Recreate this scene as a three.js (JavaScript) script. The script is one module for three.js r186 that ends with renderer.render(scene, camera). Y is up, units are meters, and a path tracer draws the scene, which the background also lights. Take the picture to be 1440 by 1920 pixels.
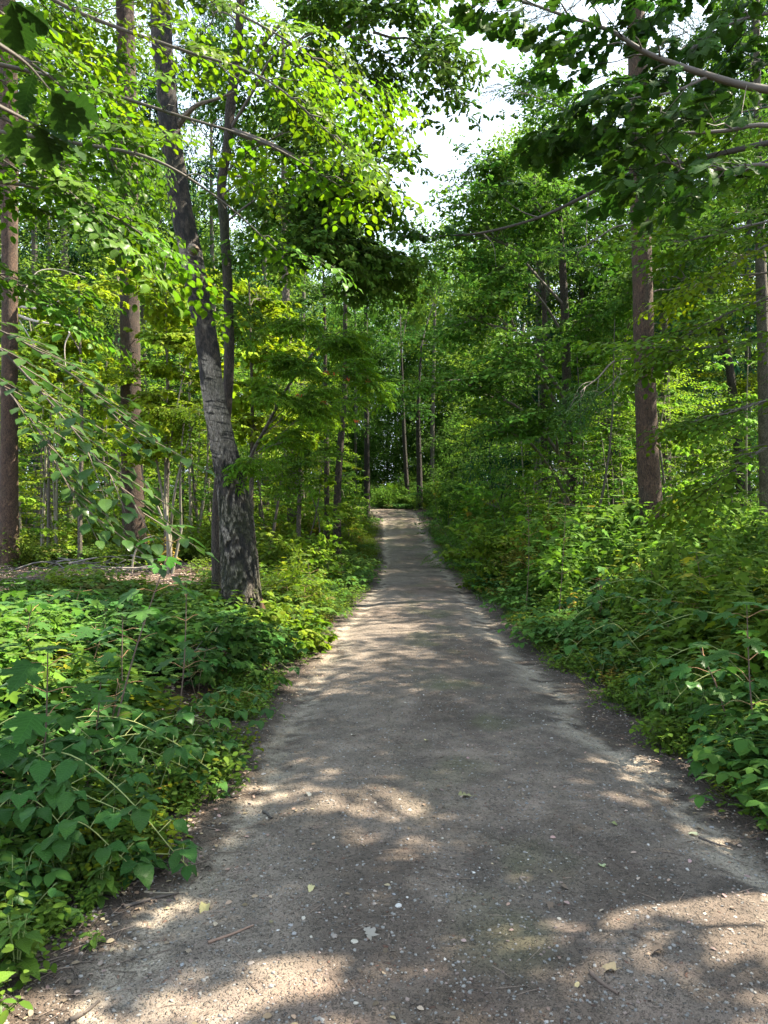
import * as THREE from 'three';

// ---------------------------------------------------------------- camera, sky, sun, exposure
const scene = new THREE.Scene();
const EYE = 1.55, FOC = 1440;                       // metres; focal length in photo pixels (1440 x 1920)
const camera = new THREE.PerspectiveCamera(2 * Math.atan(960 / FOC) * 180 / Math.PI, 0.75, 0.05, 900);
camera.position.set(0, EYE, 0);
camera.lookAt(0, EYE, -10);
camera.focus = 9; camera.userData.fStop = 9;

const SUN_AZ = 62, SUN_EL = 48;                     // degrees to the right of straight ahead, degrees above the horizon
const sunDir = new THREE.Vector3(
  Math.sin(SUN_AZ * Math.PI / 180) * Math.cos(SUN_EL * Math.PI / 180), Math.sin(SUN_EL * Math.PI / 180),
  -Math.cos(SUN_AZ * Math.PI / 180) * Math.cos(SUN_EL * Math.PI / 180));
{
  const W = 256, H = 128, data = new Float32Array(W * H * 4);
  for (let j = 0; j < H; j++) for (let i = 0; i < W; i++) {
    const el = ((j + 0.5) / H - 0.5) * Math.PI, az = ((i + 0.5) / W - 0.5) * 2 * Math.PI;
    const v = new THREE.Vector3(Math.cos(az) * Math.cos(el), Math.sin(el), Math.sin(az) * Math.cos(el));
    const up = Math.max(0, v.y), glow = Math.pow(Math.max(0, v.dot(sunDir)), 6);
    const k = 0.44 * (1 - 0.22 * up);
    const o = (j * W + i) * 4;
    data[o] = k * (0.86 - 0.2 * up) + 0.4 * glow; data[o + 1] = k * (0.97 - 0.08 * up) + 0.38 * glow; data[o + 2] = k * (1.12 + 0.08 * up) + 0.32 * glow; data[o + 3] = 1;
  }
  const t = new THREE.DataTexture(data, W, H, THREE.RGBAFormat, THREE.FloatType);
  t.mapping = THREE.EquirectangularReflectionMapping; t.magFilter = THREE.LinearFilter; t.needsUpdate = true;
  scene.background = t; scene.environment = t;
}
const sun = new THREE.DirectionalLight(new THREE.Color(1, 0.9, 0.72), 5);
sun.position.copy(sunDir).multiplyScalar(80); sun.target.position.set(0, 0, -12);
sun.castShadow = true;
Object.assign(sun.shadow.camera, { left: -50, right: 50, top: 50, bottom: -50, near: 1, far: 220 });
sun.shadow.mapSize.set(4096, 4096); sun.shadow.radius = 1;
sun.name = 'sun';
scene.add(sun, sun.target);
const renderer = new THREE.WebGLRenderer();
renderer.toneMapping = THREE.LinearToneMapping;
renderer.toneMappingExposure = 5.7;
renderer.shadowMap.enabled = true;

// ---------------------------------------------------------------- helpers
const V = (x, y, z) => new THREE.Vector3(x, y, z);
let seed = 1;
function rnd() { seed = (seed + 0x6d2b79f5) | 0; let t = Math.imul(seed ^ (seed >>> 15), 1 | seed); t = (t + Math.imul(t ^ (t >>> 7), 61 | t)) ^ t; return ((t ^ (t >>> 14)) >>> 0) / 4294967296; }
const rr = (a, b) => a + (b - a) * rnd(), pick = (a) => a[Math.floor(rnd() * a.length)];
const gauss = () => (rnd() + rnd() + rnd() + rnd() - 2) * 1.0;
const clamp = (x, a, b) => Math.min(b, Math.max(a, x)), mix = (a, b, t) => a + (b - a) * t;
const smooth = (a, b, x) => { const t = clamp((x - a) / (b - a), 0, 1); return t * t * (3 - 2 * t); };
const hash3 = (x, y, z) => { let h = Math.imul(x, 374761393) ^ Math.imul(y, 668265263) ^ Math.imul(z, 2147483647 - 1013904223); h = Math.imul(h ^ (h >>> 13), 1274126177); return ((h ^ (h >>> 16)) >>> 0) / 4294967296; };
function noise(x, y, z = 0) {
  const xi = Math.floor(x), yi = Math.floor(y), zi = Math.floor(z), f = (t) => t * t * (3 - 2 * t), u = f(x - xi), v = f(y - yi), w = f(z - zi);
  const l = (a, b, t) => a + (b - a) * t;
  return l(l(l(hash3(xi, yi, zi), hash3(xi + 1, yi, zi), u), l(hash3(xi, yi + 1, zi), hash3(xi + 1, yi + 1, zi), u), v),
    l(l(hash3(xi, yi, zi + 1), hash3(xi + 1, yi, zi + 1), u), l(hash3(xi, yi + 1, zi + 1), hash3(xi + 1, yi + 1, zi + 1), u), v), w);
}
const fbm = (x, y, z = 0, n = 4) => { let s = 0, a = 0.5, t = 0; for (let i = 0; i < n; i++) { s += a * noise(x, y, z + i * 17.3); t += a; a *= 0.5; x *= 2.03; y *= 2.03; z *= 2.03; } return s / t; };
// the point that the photograph shows at pixel (px, py), d metres into the scene
const at = (px, py, d) => V((px - 720) / FOC * d, EYE - (py - 960) / FOC * d, -d);
// piecewise linear
const curve = (pts) => (x) => { if (x <= pts[0][0]) return pts[0][1]; for (let i = 1; i < pts.length; i++) if (x <= pts[i][0]) return mix(pts[i - 1][1], pts[i][1], (x - pts[i - 1][0]) / (pts[i][0] - pts[i - 1][0])); return pts[pts.length - 1][1]; };
const used = new Map();
function numbered(n) { const k = used.get(n) ?? 0; used.set(n, k + 1); return k ? n + '_' + String(k).padStart(3, '0') : n; }
function shadows(o) { o.castShadow = o.receiveShadow = true; return o; }
function thing(name, label, category, pos, group) {
  const o = new THREE.Group(); o.name = numbered(name); scene.add(o);
  if (pos) o.position.copy(pos);
  o.userData = { label, category };
  if (group) o.userData.group = group;
  return o;
}
function kindOf(o, k) { o.userData.kind = k; return o; }

// mesh builder: gathers triangles, builds one named mesh
class MB {
  constructor() { this.p = []; this.n = []; this.u = []; this.c = []; this.i = []; }
  get count() { return this.p.length / 3; }
  v(x, y, z, nx, ny, nz, u, w, r, g, b) { this.p.push(x, y, z); this.n.push(nx, ny, nz); this.u.push(u, w); this.c.push(r, g, b); return this.p.length / 3 - 1; }
  tri(a, b, c) { this.i.push(a, b, c); }
  geo() {
    const g = new THREE.BufferGeometry();
    g.setAttribute('position', new THREE.BufferAttribute(new Float32Array(this.p), 3));
    g.setAttribute('normal', new THREE.BufferAttribute(new Float32Array(this.n), 3));
    g.setAttribute('uv', new THREE.BufferAttribute(new Float32Array(this.u), 2));
    g.setAttribute('color', new THREE.BufferAttribute(new Float32Array(this.c), 3));
    g.setIndex(this.i.length > 65535 * 3 ? new THREE.BufferAttribute(new Uint32Array(this.i), 1) : this.i.slice());
    return g;
  }
  build(name, m, parent) { const o = shadows(new THREE.Mesh(this.geo(), m)); o.name = parent === scene ? numbered(name) : name; parent.add(o); return o; }
  // a tapered tube through pts; col: [r,g,b] or (t, angle, point) => [r,g,b]; disp: (t, angle, point) => metres added to the radius
  tube(pts, rad, sides = 6, col = [1, 1, 1], disp = null, v0 = 0) {
    const n = pts.length, T = V(0, 0, 0), N = V(0, 0, 0), B = V(0, 0, 0), q = new THREE.Quaternion(), prev = V(0, 0, 0), P = V(0, 0, 0), start = this.count;
    let along = v0;
    for (let k = 0; k < n; k++) {
      T.copy(pts[Math.min(n - 1, k + 1)]).sub(pts[Math.max(0, k - 1)]).normalize();
      if (k === 0) { N.set(Math.abs(T.y) > 0.9 ? 1 : 0, Math.abs(T.y) > 0.9 ? 0 : 1, 0); N.addScaledVector(T, -N.dot(T)).normalize(); } else { q.setFromUnitVectors(prev, T); N.applyQuaternion(q); N.addScaledVector(T, -N.dot(T)).normalize(); along += pts[k].distanceTo(pts[k - 1]); }
      prev.copy(T); B.crossVectors(T, N);
      const r0 = rad[k], t = k / (n - 1);
      for (let s = 0; s <= sides; s++) {
        const a = (s % sides) / sides * Math.PI * 2, cx = Math.cos(a), sx = Math.sin(a);
        const nx = N.x * cx + B.x * sx, ny = N.y * cx + B.y * sx, nz = N.z * cx + B.z * sx;
        let r = r0; P.set(pts[k].x + nx * r0, pts[k].y + ny * r0, pts[k].z + nz * r0);
        if (disp) r += disp(t, a, P);
        const c = typeof col === 'function' ? col(t, a, P) : col;
        this.v(pts[k].x + nx * r, pts[k].y + ny * r, pts[k].z + nz * r, nx, ny, nz, s / sides * Math.max(0.06, 6.283 * rad[0]), along, c[0], c[1], c[2]);
      }
    }
    for (let k = 0; k < n - 1; k++) for (let s = 0; s < sides; s++) {
      const a = start + k * (sides + 1) + s, b = a + sides + 1;
      this.tri(a, a + 1, b); this.tri(a + 1, b + 1, b);
    }
    return this;
  }
  // after displaced tubes: true normals
  smooth() {
    const g = this.geo(); g.computeVertexNormals(); this.n = Array.from(g.attributes.normal.array); return this;
  }
  leaf(shape, M, col) {                              // M: Matrix4 (x along the leaf, y its upper side, z across)
    const e = M.elements, start = this.count, N = V(0, 0, 0), nm = new THREE.Matrix3().getNormalMatrix(M);
    for (let k = 0; k < shape.p.length; k += 3) {
      const x = shape.p[k], y = shape.p[k + 1], z = shape.p[k + 2];
      N.set(shape.n[k], shape.n[k + 1], shape.n[k + 2]).applyMatrix3(nm).normalize();
      this.v(e[0] * x + e[4] * y + e[8] * z + e[12], e[1] * x + e[5] * y + e[9] * z + e[13], e[2] * x + e[6] * y + e[10] * z + e[14], N.x, N.y, N.z, shape.u[k / 3 * 2], shape.u[k / 3 * 2 + 1], col[0], col[1], col[2]);
    }
    for (const i of shape.i) this.i.push(start + i);
  }
}
const _x = V(0, 0, 0), _y = V(0, 0, 0), _z = V(0, 0, 0);
// x along dir, y as near to up as can be
function basis(pos, dir, up, s, M = new THREE.Matrix4()) {
  _x.copy(dir).normalize(); _y.copy(up).addScaledVector(_x, -up.dot(_x));
  if (_y.lengthSq() < 1e-6) _y.set(_x.y, -_x.x, 0.01).addScaledVector(_x, -_x.dot(_y));
  _y.normalize(); _z.crossVectors(_x, _y);
  const a = typeof s === 'number' ? s : s.x, b = typeof s === 'number' ? s : s.y, c = typeof s === 'number' ? s : s.z;
  M.set(_x.x * a, _y.x * b, _z.x * c, pos.x, _x.y * a, _y.y * b, _z.y * c, pos.y, _x.z * a, _y.z * b, _z.z * c, pos.z, 0, 0, 0, 1);
  return M;
}
function bend(pts, n) { return new THREE.CatmullRomCurve3(pts, false, 'centripetal').getPoints(n); }
const around = (v, deg) => v.clone().applyAxisAngle(V(0, 1, 0), deg * Math.PI / 180);

// ---------------------------------------------------------------- leaf outlines (unit length along x, folded on the midrib)
function stripLeaf(st, fold = 0.25, droop = 0.2, wave = 0) {   // st: [x, half width] from base to tip
  const p = [], u = [], i = [], N = st.length;
  const H = (x, w, s) => -droop * x * x + fold * Math.abs(w) + wave * Math.sin(x * 9 + s * 1.7) * w;
  for (let k = 0; k < N; k++) {
    const [x, w] = st[k];
    p.push(x, H(x, 0, 0), 0, x, H(x, w, 1), w, x, H(x, w, -1), -w); u.push(x, 0.5, x, 0.5 + w, x, 0.5 - w);
    if (k < N - 1) {
      const a = k * 3, b = a + 3, w2 = st[k + 1][1];
      if (w > 0 && w2 > 0) i.push(a, a + 1, b, a + 1, b + 1, b, a, b, a + 2, a + 2, b, b + 2);
      else if (w2 > 0) i.push(a, b + 1, b, a, b, b + 2);
      else i.push(a, a + 1, b, a, b, a + 2);
    }
  }
  return finish(p, u, i);
}
function fanLeaf(half, cx, fold = 0.15, droop = 0.25) {       // half: outline of one side from base to tip [x, z], seen from (cx, 0)
  const p = [cx, -droop * cx * cx, 0], u = [cx, 0.5], i = [], pts = [...half.map(([x, z]) => [x, z])], back = half.slice(1, -1).reverse().map(([x, z]) => [x, -z]);
  const all = [...pts, ...back];
  for (const [x, z] of all) { p.push(x, -droop * x * x + fold * Math.abs(z) - droop * 0.8 * z * z, z); u.push(x, 0.5 + z); }
  const n = all.length;
  for (let k = 0; k < n; k++) i.push(0, 1 + k, 1 + (k + 1) % n);
  return finish(p, u, i);
}
function finish(p, u, i) {
  for (let k = 0; k < i.length; k += 3) { const t = i[k + 1]; // all faces look up
    const a = i[k] * 3, b = i[k + 1] * 3, c = i[k + 2] * 3, ny = (p[b + 2] - p[a + 2]) * (p[c] - p[a]) - (p[b] - p[a]) * (p[c + 2] - p[a + 2]);
    if (ny < 0) { i[k + 1] = i[k + 2]; i[k + 2] = t; } }
  const g = new THREE.BufferGeometry(); g.setAttribute('position', new THREE.BufferAttribute(new Float32Array(p), 3)); g.setIndex(i); g.computeVertexNormals();
  return { p, u, i, n: Array.from(g.attributes.normal.array) };
}
const SH = {
  diamond: stripLeaf([[0, 0], [0.45, 0.32], [1, 0]], 0.25, 0.15),
  oval: stripLeaf([[0, 0], [0.22, 0.24], [0.55, 0.31], [0.82, 0.19], [1, 0]], 0.22, 0.2),
  beech: stripLeaf([[0, 0], [0.1, 0.16], [0.25, 0.27], [0.45, 0.325], [0.65, 0.28], [0.82, 0.17], [0.93, 0.07], [1, 0]], 0.18, 0.22, 0.18),
  nettle: stripLeaf([[0, 0], [0.06, 0.2], [0.14, 0.27], [0.17, 0.25], [0.28, 0.31], [0.31, 0.28], [0.44, 0.29], [0.47, 0.255], [0.6, 0.235], [0.63, 0.2], [0.76, 0.16], [0.79, 0.125], [1, 0]], 0.22, 0.35, 0.1),
  bramble: stripLeaf([[0, 0], [0.07, 0.2], [0.13, 0.28], [0.17, 0.27], [0.27, 0.36], [0.31, 0.34], [0.42, 0.38], [0.46, 0.35], [0.57, 0.34], [0.61, 0.3], [0.71, 0.265], [0.75, 0.22], [0.84, 0.145], [0.88, 0.09], [1, 0]], 0.2, 0.3, 0.16),
  lance: stripLeaf([[0, 0], [0.3, 0.13], [0.6, 0.12], [1, 0]], 0.3, 0.3),
  oak: stripLeaf([[0, 0], [0.1, 0.04], [0.2, 0.15], [0.27, 0.16], [0.32, 0.1], [0.42, 0.24], [0.5, 0.26], [0.55, 0.15], [0.65, 0.31], [0.73, 0.31], [0.77, 0.2], [0.85, 0.26], [0.92, 0.22], [0.97, 0.1], [1, 0]], 0.2, 0.25, 0.12),
  oakFar: stripLeaf([[0, 0], [0.3, 0.16], [0.36, 0.1], [0.55, 0.25], [0.6, 0.15], [0.8, 0.29], [1, 0]], 0.22, 0.22),
  maple: fanLeaf([[0, 0], [-0.05, 0.1], [-0.1, 0.22], [0.0, 0.26], [0.02, 0.38], [0.12, 0.36], [0.17, 0.45], [0.24, 0.3], [0.33, 0.33], [0.42, 0.53], [0.5, 0.47], [0.6, 0.52], [0.6, 0.36], [0.52, 0.24], [0.5, 0.17], [0.62, 0.2], [0.72, 0.24], [0.76, 0.14], [0.86, 0.13], [0.88, 0.05], [1, 0]].map(([x, z]) => [x, z]), 0.22, 0.12, 0.28),
  mapleFar: fanLeaf([[0, 0], [-0.08, 0.2], [0.14, 0.42], [0.27, 0.28], [0.5, 0.52], [0.54, 0.2], [0.74, 0.22], [1, 0]], 0.22, 0.14, 0.25),
};

// ---------------------------------------------------------------- textures and materials
function canvasTexture(w, h, draw, srgb, rx = 1, ry = 1) {
  const c = document.createElement('canvas'); c.width = w; c.height = h; const g = c.getContext('2d'); draw(g, w, h);
  const t = new THREE.CanvasTexture(c); t.wrapS = t.wrapT = THREE.RepeatWrapping; t.repeat.set(rx, ry); if (srgb) t.colorSpace = THREE.SRGBColorSpace; return t;
}
const grey = (v, a = 1) => `rgba(${v | 0},${v | 0},${v | 0},${a})`;
function blot(g, w, h, x, y, rx, ry, rot) { for (const dx of [0, -w, w]) for (const dy of [0, -h, h]) { if (x + dx < -rx - ry || x + dx > w + rx + ry || y + dy < -rx - ry || y + dy > h + rx + ry) continue; g.beginPath(); g.ellipse(x + dx, y + dy, rx, ry, rot, 0, 6.3); g.fill(); } }
seed = 11;
const grains = [];
for (let k = 0; k < 26000; k++) { const s = Math.pow(rnd(), 5) * 9 + 1.1; grains.push([rnd() * 2048, rnd() * 2048, s * rr(0.9, 1.5), s * rr(0.55, 1), rnd() * 3.14, rnd(), rnd()]); }
const gravelMap = canvasTexture(2048, 2048, (g, w, h) => {
  g.fillStyle = 'rgb(176,170,164)'; g.fillRect(0, 0, w, h);
  for (let k = 0; k < 700; k++) { g.fillStyle = `rgba(${rnd() < 0.5 ? '120,112,104' : '205,198,188'},0.07)`; blot(g, w, h, rnd() * w, rnd() * h, rr(20, 120), rr(15, 80), rnd() * 3); }
  for (let k = 0; k < 42000; k++) { g.fillStyle = rnd() < 0.55 ? `rgba(70,62,56,${rr(0.2, 0.6)})` : `rgba(225,218,208,${rr(0.15, 0.5)})`; blot(g, w, h, rnd() * w, rnd() * h, rr(0.8, 2.6), rr(0.7, 1.8), rnd() * 3); }
  for (const [x, y, a, b, r, c, d] of grains) {
    const v = 120 + 95 * c; g.fillStyle = d < 0.05 ? `rgb(${v},${v * 0.72},${v * 0.62})` : d < 0.12 ? `rgb(${v * 0.9},${v * 0.95},${v})` : d < 0.17 ? 'rgb(245,243,238)' : `rgb(${v},${v * 0.96},${v * 0.9})`;
    g.globalAlpha = a > 4 ? 0.55 : 0.75;
    blot(g, w, h, x, y, a, b, r);
  }
  g.globalAlpha = 1;
  for (let k = 0; k < 60000; k++) { g.fillStyle = rnd() < 0.6 ? `rgba(66,52,44,${rr(0.15, 0.5)})` : `rgba(214,204,192,${rr(0.1, 0.4)})`; blot(g, w, h, rnd() * w, rnd() * h, rr(1, 5), rr(0.6, 1.6), rnd() * 3.2); }
  for (let k = 0; k < 1600; k++) { g.strokeStyle = `rgba(60,48,38,${rr(0.3, 0.75)})`; g.lineWidth = rr(0.8, 2.4); g.beginPath(); const x = rnd() * w, y = rnd() * h, a = rnd() * 6.3, l = rr(12, 60); g.moveTo(x, y); g.quadraticCurveTo(x + Math.cos(a) * l / 2 + rr(-6, 6), y + Math.sin(a) * l / 2 + rr(-6, 6), x + Math.cos(a) * l, y + Math.sin(a) * l); g.stroke(); }
}, true);
const gravelBump = canvasTexture(2048, 2048, (g, w, h) => {
  g.fillStyle = grey(90); g.fillRect(0, 0, w, h);
  for (let k = 0; k < 2500; k++) { g.fillStyle = grey(rnd() < 0.5 ? 40 : 150, 0.12); blot(g, w, h, rnd() * w, rnd() * h, rr(6, 46), rr(5, 30), rnd() * 3); }
  for (let k = 0; k < 42000; k++) { g.fillStyle = grey(rnd() < 0.5 ? 30 : 150, 0.5); blot(g, w, h, rnd() * w, rnd() * h, rr(0.8, 2.6), rr(0.7, 1.8), rnd() * 3); }
  for (const [x, y, a, b, r] of grains) { g.fillStyle = grey(110 + Math.min(120, a * 14)); blot(g, w, h, x, y, a, b, r); if (a > 3) { g.fillStyle = grey(150 + Math.min(100, a * 10), 0.8); blot(g, w, h, x, y, a * 0.6, b * 0.6, r); } }
});
seed = 12;
const litterMap = canvasTexture(1024, 1024, (g, w, h) => {
  g.fillStyle = 'rgb(92,80,70)'; g.fillRect(0, 0, w, h);
  for (let k = 0; k < 5200; k++) { const v = rr(60, 215); g.fillStyle = `rgba(${v},${v * rr(0.8, 0.92)},${v * rr(0.66, 0.82)},0.8)`; blot(g, w, h, rnd() * w, rnd() * h, rr(3, 17), rr(2, 8), rnd() * 3.2); }
  for (let k = 0; k < 700; k++) { g.strokeStyle = `rgba(40,30,24,0.6)`; g.lineWidth = rr(1, 3); const x = rnd() * w, y = rnd() * h, a = rnd() * 6.3, l = rr(15, 90); g.beginPath(); g.moveTo(x, y); g.lineTo(x + Math.cos(a) * l, y + Math.sin(a) * l); g.stroke(); }
}, true);
const barkBump = canvasTexture(512, 512, (g, w, h) => {   // scaly plates, 0.5 m a side
  g.fillStyle = grey(60); g.fillRect(0, 0, w, h);
  for (let k = 0; k < 1500; k++) { g.fillStyle = grey(rr(90, 220), 0.8); blot(g, w, h, rnd() * w, rnd() * h, rr(4, 12), rr(9, 30), rr(-0.2, 0.2)); }
  for (let k = 0; k < 900; k++) { g.fillStyle = grey(rr(10, 60), 0.8); blot(g, w, h, rnd() * w, rnd() * h, rr(1, 3), rr(6, 26), rr(-0.25, 0.25)); }
}, false, 2, 2);
const barkMap = canvasTexture(512, 512, (g, w, h) => {
  g.fillStyle = 'rgb(175,168,160)'; g.fillRect(0, 0, w, h);
  for (let k = 0; k < 1800; k++) { const v = rr(110, 250); g.fillStyle = `rgba(${v},${v * 0.95},${v * 0.9},0.55)`; blot(g, w, h, rnd() * w, rnd() * h, rr(3, 11), rr(8, 28), rr(-0.2, 0.2)); }
  for (let k = 0; k < 1000; k++) { g.fillStyle = `rgba(50,40,34,${rr(0.3, 0.75)})`; blot(g, w, h, rnd() * w, rnd() * h, rr(1, 2.6), rr(6, 24), rr(-0.25, 0.25)); }
}, true, 2, 2);
const veins = (g, w, h, base, rib, gap) => {
  g.fillStyle = base; g.fillRect(0, 0, w, h); g.lineCap = 'round';
  for (const s of [-1, 1]) for (let k = 0; k < 9; k++) {
    const x = w * (0.04 + k * 0.1); g.strokeStyle = gap; g.lineWidth = 15; g.beginPath(); g.moveTo(x + 12, h / 2 + s * 8); g.quadraticCurveTo(x + w * 0.12, h / 2 + s * h * 0.16, x + w * 0.28, h / 2 + s * h * 0.4); g.stroke();
    g.strokeStyle = rib; g.lineWidth = 3.2; g.beginPath(); g.moveTo(x, h / 2); g.quadraticCurveTo(x + w * 0.1, h / 2 + s * h * 0.16, x + w * 0.26, h / 2 + s * h * 0.42); g.stroke();
  }
  g.strokeStyle = rib; g.lineWidth = 5; g.beginPath(); g.moveTo(0, h / 2); g.lineTo(w, h / 2); g.stroke();
};
const veinMap = canvasTexture(256, 256, (g, w, h) => { veins(g, w, h, 'rgb(226,230,218)', 'rgb(250,252,236)', 'rgba(205,213,196,0.6)'); for (let k = 0; k < 260; k++) { g.fillStyle = rnd() < 0.5 ? 'rgba(150,160,130,0.13)' : 'rgba(255,255,255,0.1)'; blot(g, w, h, rnd() * w, rnd() * h, rr(2, 14), rr(2, 10), rnd() * 3); } }, true);
const veinBump = canvasTexture(256, 256, (g, w, h) => veins(g, w, h, grey(150), grey(20), 'rgba(235,235,235,0.6)'));

const rgb = (r, g, b) => new THREE.Color().setRGB(r, g, b);
function leafMat(r, g, b, trans = 0.5, coat = 0.35, veined = false) {
  const m = new THREE.MeshPhysicalMaterial({ color: rgb(r, g, b), vertexColors: true, roughness: 1, transmission: trans, thickness: 0, clearcoat: coat * (veined ? 0.6 : 0.16), clearcoatRoughness: 0.36, specularIntensity: 0.12, side: THREE.DoubleSide });
  if (veined) { m.map = veinMap; m.bumpMap = veinBump; m.bumpScale = 0.0012; }
  return m;
}
const std = (r, g, b, rough = 0.9, more = {}) => new THREE.MeshStandardMaterial({ color: rgb(r, g, b), vertexColors: true, roughness: rough, ...more });
const M = {
  path: std(1, 1, 1, 0.95, { map: gravelMap, bumpMap: gravelBump, bumpScale: 0.034 }),
  ground: std(1, 1, 1, 1, { map: litterMap, bumpMap: litterMap, bumpScale: 0.03 }),
  bark: std(1, 1, 1, 0.92, { map: barkMap, bumpMap: barkBump, bumpScale: 0.018 }),
  birchBark: std(1.5, 1.5, 1.5, 0.85, { map: barkMap, bumpMap: barkBump, bumpScale: 0.016 }),
  twig: std(1, 1, 1, 0.85),
  stone: std(1, 1, 1, 0.75),
  dry: new THREE.MeshPhysicalMaterial({ color: rgb(1, 1, 1), vertexColors: true, roughness: 1, transmission: 0.15, thickness: 0, side: THREE.DoubleSide }),
  beech: leafMat(0.108, 0.184, 0.009, 0.52, 0.4), beechNear: leafMat(0.12, 0.225, 0.008, 0.54, 0.4, true),
  oak: leafMat(0.056, 0.124, 0.015, 0.42, 0.3), oakNear: leafMat(0.046, 0.108, 0.011, 0.44, 0.22, true), far: leafMat(0.092, 0.175, 0.022, 0.5, 0.1),
  birch: leafMat(0.10, 0.22, 0.03, 0.5, 0.3),
  maple: leafMat(0.1, 0.178, 0.012, 0.48, 0.35), mapleNear: leafMat(0.06, 0.165, 0.03, 0.46, 0.4, true),
  bramble: leafMat(0.06, 0.135, 0.018, 0.42, 0.4), brambleNear: leafMat(0.055, 0.155, 0.03, 0.4, 0.45, true),
  herb: leafMat(0.094, 0.16, 0.012, 0.5, 0.3), herbNear: leafMat(0.12, 0.23, 0.03, 0.48, 0.3, true),
  needle: leafMat(0.035, 0.09, 0.03, 0.2, 0.2), rowan: leafMat(0.1, 0.2, 0.012, 0.5, 0.3), grass: leafMat(0.13, 0.24, 0.05, 0.4, 0.2),
};

// ---------------------------------------------------------------- ground and path
const eL = curve([[0, -1.5], [2.4, -1.34], [3, -1.17], [4.2, -1.02], [5, -1.08], [6.6, -1.0], [9.7, -0.88], [12, -0.66], [16, -0.45], [22, -0.32], [34, -0.35], [44, -0.4], [50, -2.2], [58, -7]]);
const eR = curve([[0, 2.2], [3, 2.05], [4.2, 1.95], [5, 1.85], [9.3, 1.82], [16, 1.9], [22, 2.06], [34, 2.14], [46, 2.3], [52, 0.9], [58, -3]]);
const rise = (d) => (d < 20 ? 0 : d < 48 ? 1.62 * Math.pow((d - 20) / 28, 1.4) : 1.62 + 0.35 * smooth(48, 58, d) + 0.012 * (d - 48));
function groundY(x, z) {
  const d = -z, l = eL(d), r = eR(d), out = x < l ? l - x : x > r ? x - r : 0;
  let y = rise(d) + 0.02 * Math.sin(x * 0.9 + d * 0.3) * smooth(0.2, 2, out);
  y += x < l ? 0.36 * smooth(0.1, 3.2, out) : 0.2 * smooth(0.2, 3, out);
  return y + (fbm(x * 0.35, d * 0.35, 3, 3) - 0.5) * 0.35 * smooth(0.3, 4, out) + (fbm(x * 2.2, d * 2.2, 5, 2) - 0.5) * 0.06 * smooth(0.1, 0.8, out);
}
const onGround = (x, z) => V(x, groundY(x, z), z);
{
  const xs = [], zs = [];
  for (let k = -110; k <= 110; k++) xs.push(Math.sinh(k / 110 * 5.3) / Math.sinh(5.3) * 260 + 0.4);
  for (let k = -40; k <= 190; k++) zs.push(k < 0 ? k * 0.5 * (1 - k * 0.06) : Math.sinh(k / 190 * 5) / Math.sinh(5) * 400);
  const b = new MB();
  for (const d of zs) for (const x of xs) {
    const z = -d, e = Math.min(x - eL(d), eR(d) - x), inside = smooth(-0.3, 0.1, e);
    const n = fbm(x * 0.8, d * 0.8, 9, 4), m = fbm(x * 0.25, d * 0.25, 2, 3), clear = smooth(0.42, 0.6, m) * (x < 0 ? 1 : 0.4);
    const k = 0.55 + 0.9 * n;
    b.v(x, groundY(x, z) - 0.06 * inside, z, 0, 1, 0, x / 0.9, d / 0.9, k * mix(0.11, 0.3, clear), k * mix(0.085, 0.21, clear), k * mix(0.06, 0.15, clear));
  }
  const W = xs.length;
  for (let j = 0; j < zs.length - 1; j++) for (let i = 0; i < W - 1; i++) { const a = j * W + i; b.tri(a, a + 1, a + W); b.tri(a + 1, a + W + 1, a + W); }
  b.smooth();
  kindOf(b.build('ground', M.ground, scene), 'structure');
}
const sandL = (d) => eL(d) + 0.4 + 0.12 * (fbm(d * 1.3, 4.4) - 0.5) * 2, sandR = (d) => eR(d) - 0.45 + 0.18 * (fbm(d * 1.1, 8.4) - 0.5) * 2;
function pathRelief(x, d) {
  const e = Math.min(x - eL(d), eR(d) - x), c = (x - (eL(d) + eR(d)) / 2);
  return 0.035 * (1 - Math.min(1, c * c / 1.6)) + (fbm(x * 1.5, d * 1.5, 1, 3) - 0.5) * 0.035 + (fbm(x * 9, d * 9, 2, 3) - 0.5) * 0.014 * (d < 14 ? 1 : 0.4) - 0.02 * Math.exp(-Math.pow((e - 0.4) / 0.13, 2)) - 0.05 * smooth(0, -0.35, e);
}
const pathY = (x, d) => rise(d) + 0.012 + pathRelief(x, d);
const pathRoot = new THREE.Group(); pathRoot.name = 'path'; kindOf(pathRoot, 'structure'); scene.add(pathRoot);
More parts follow.
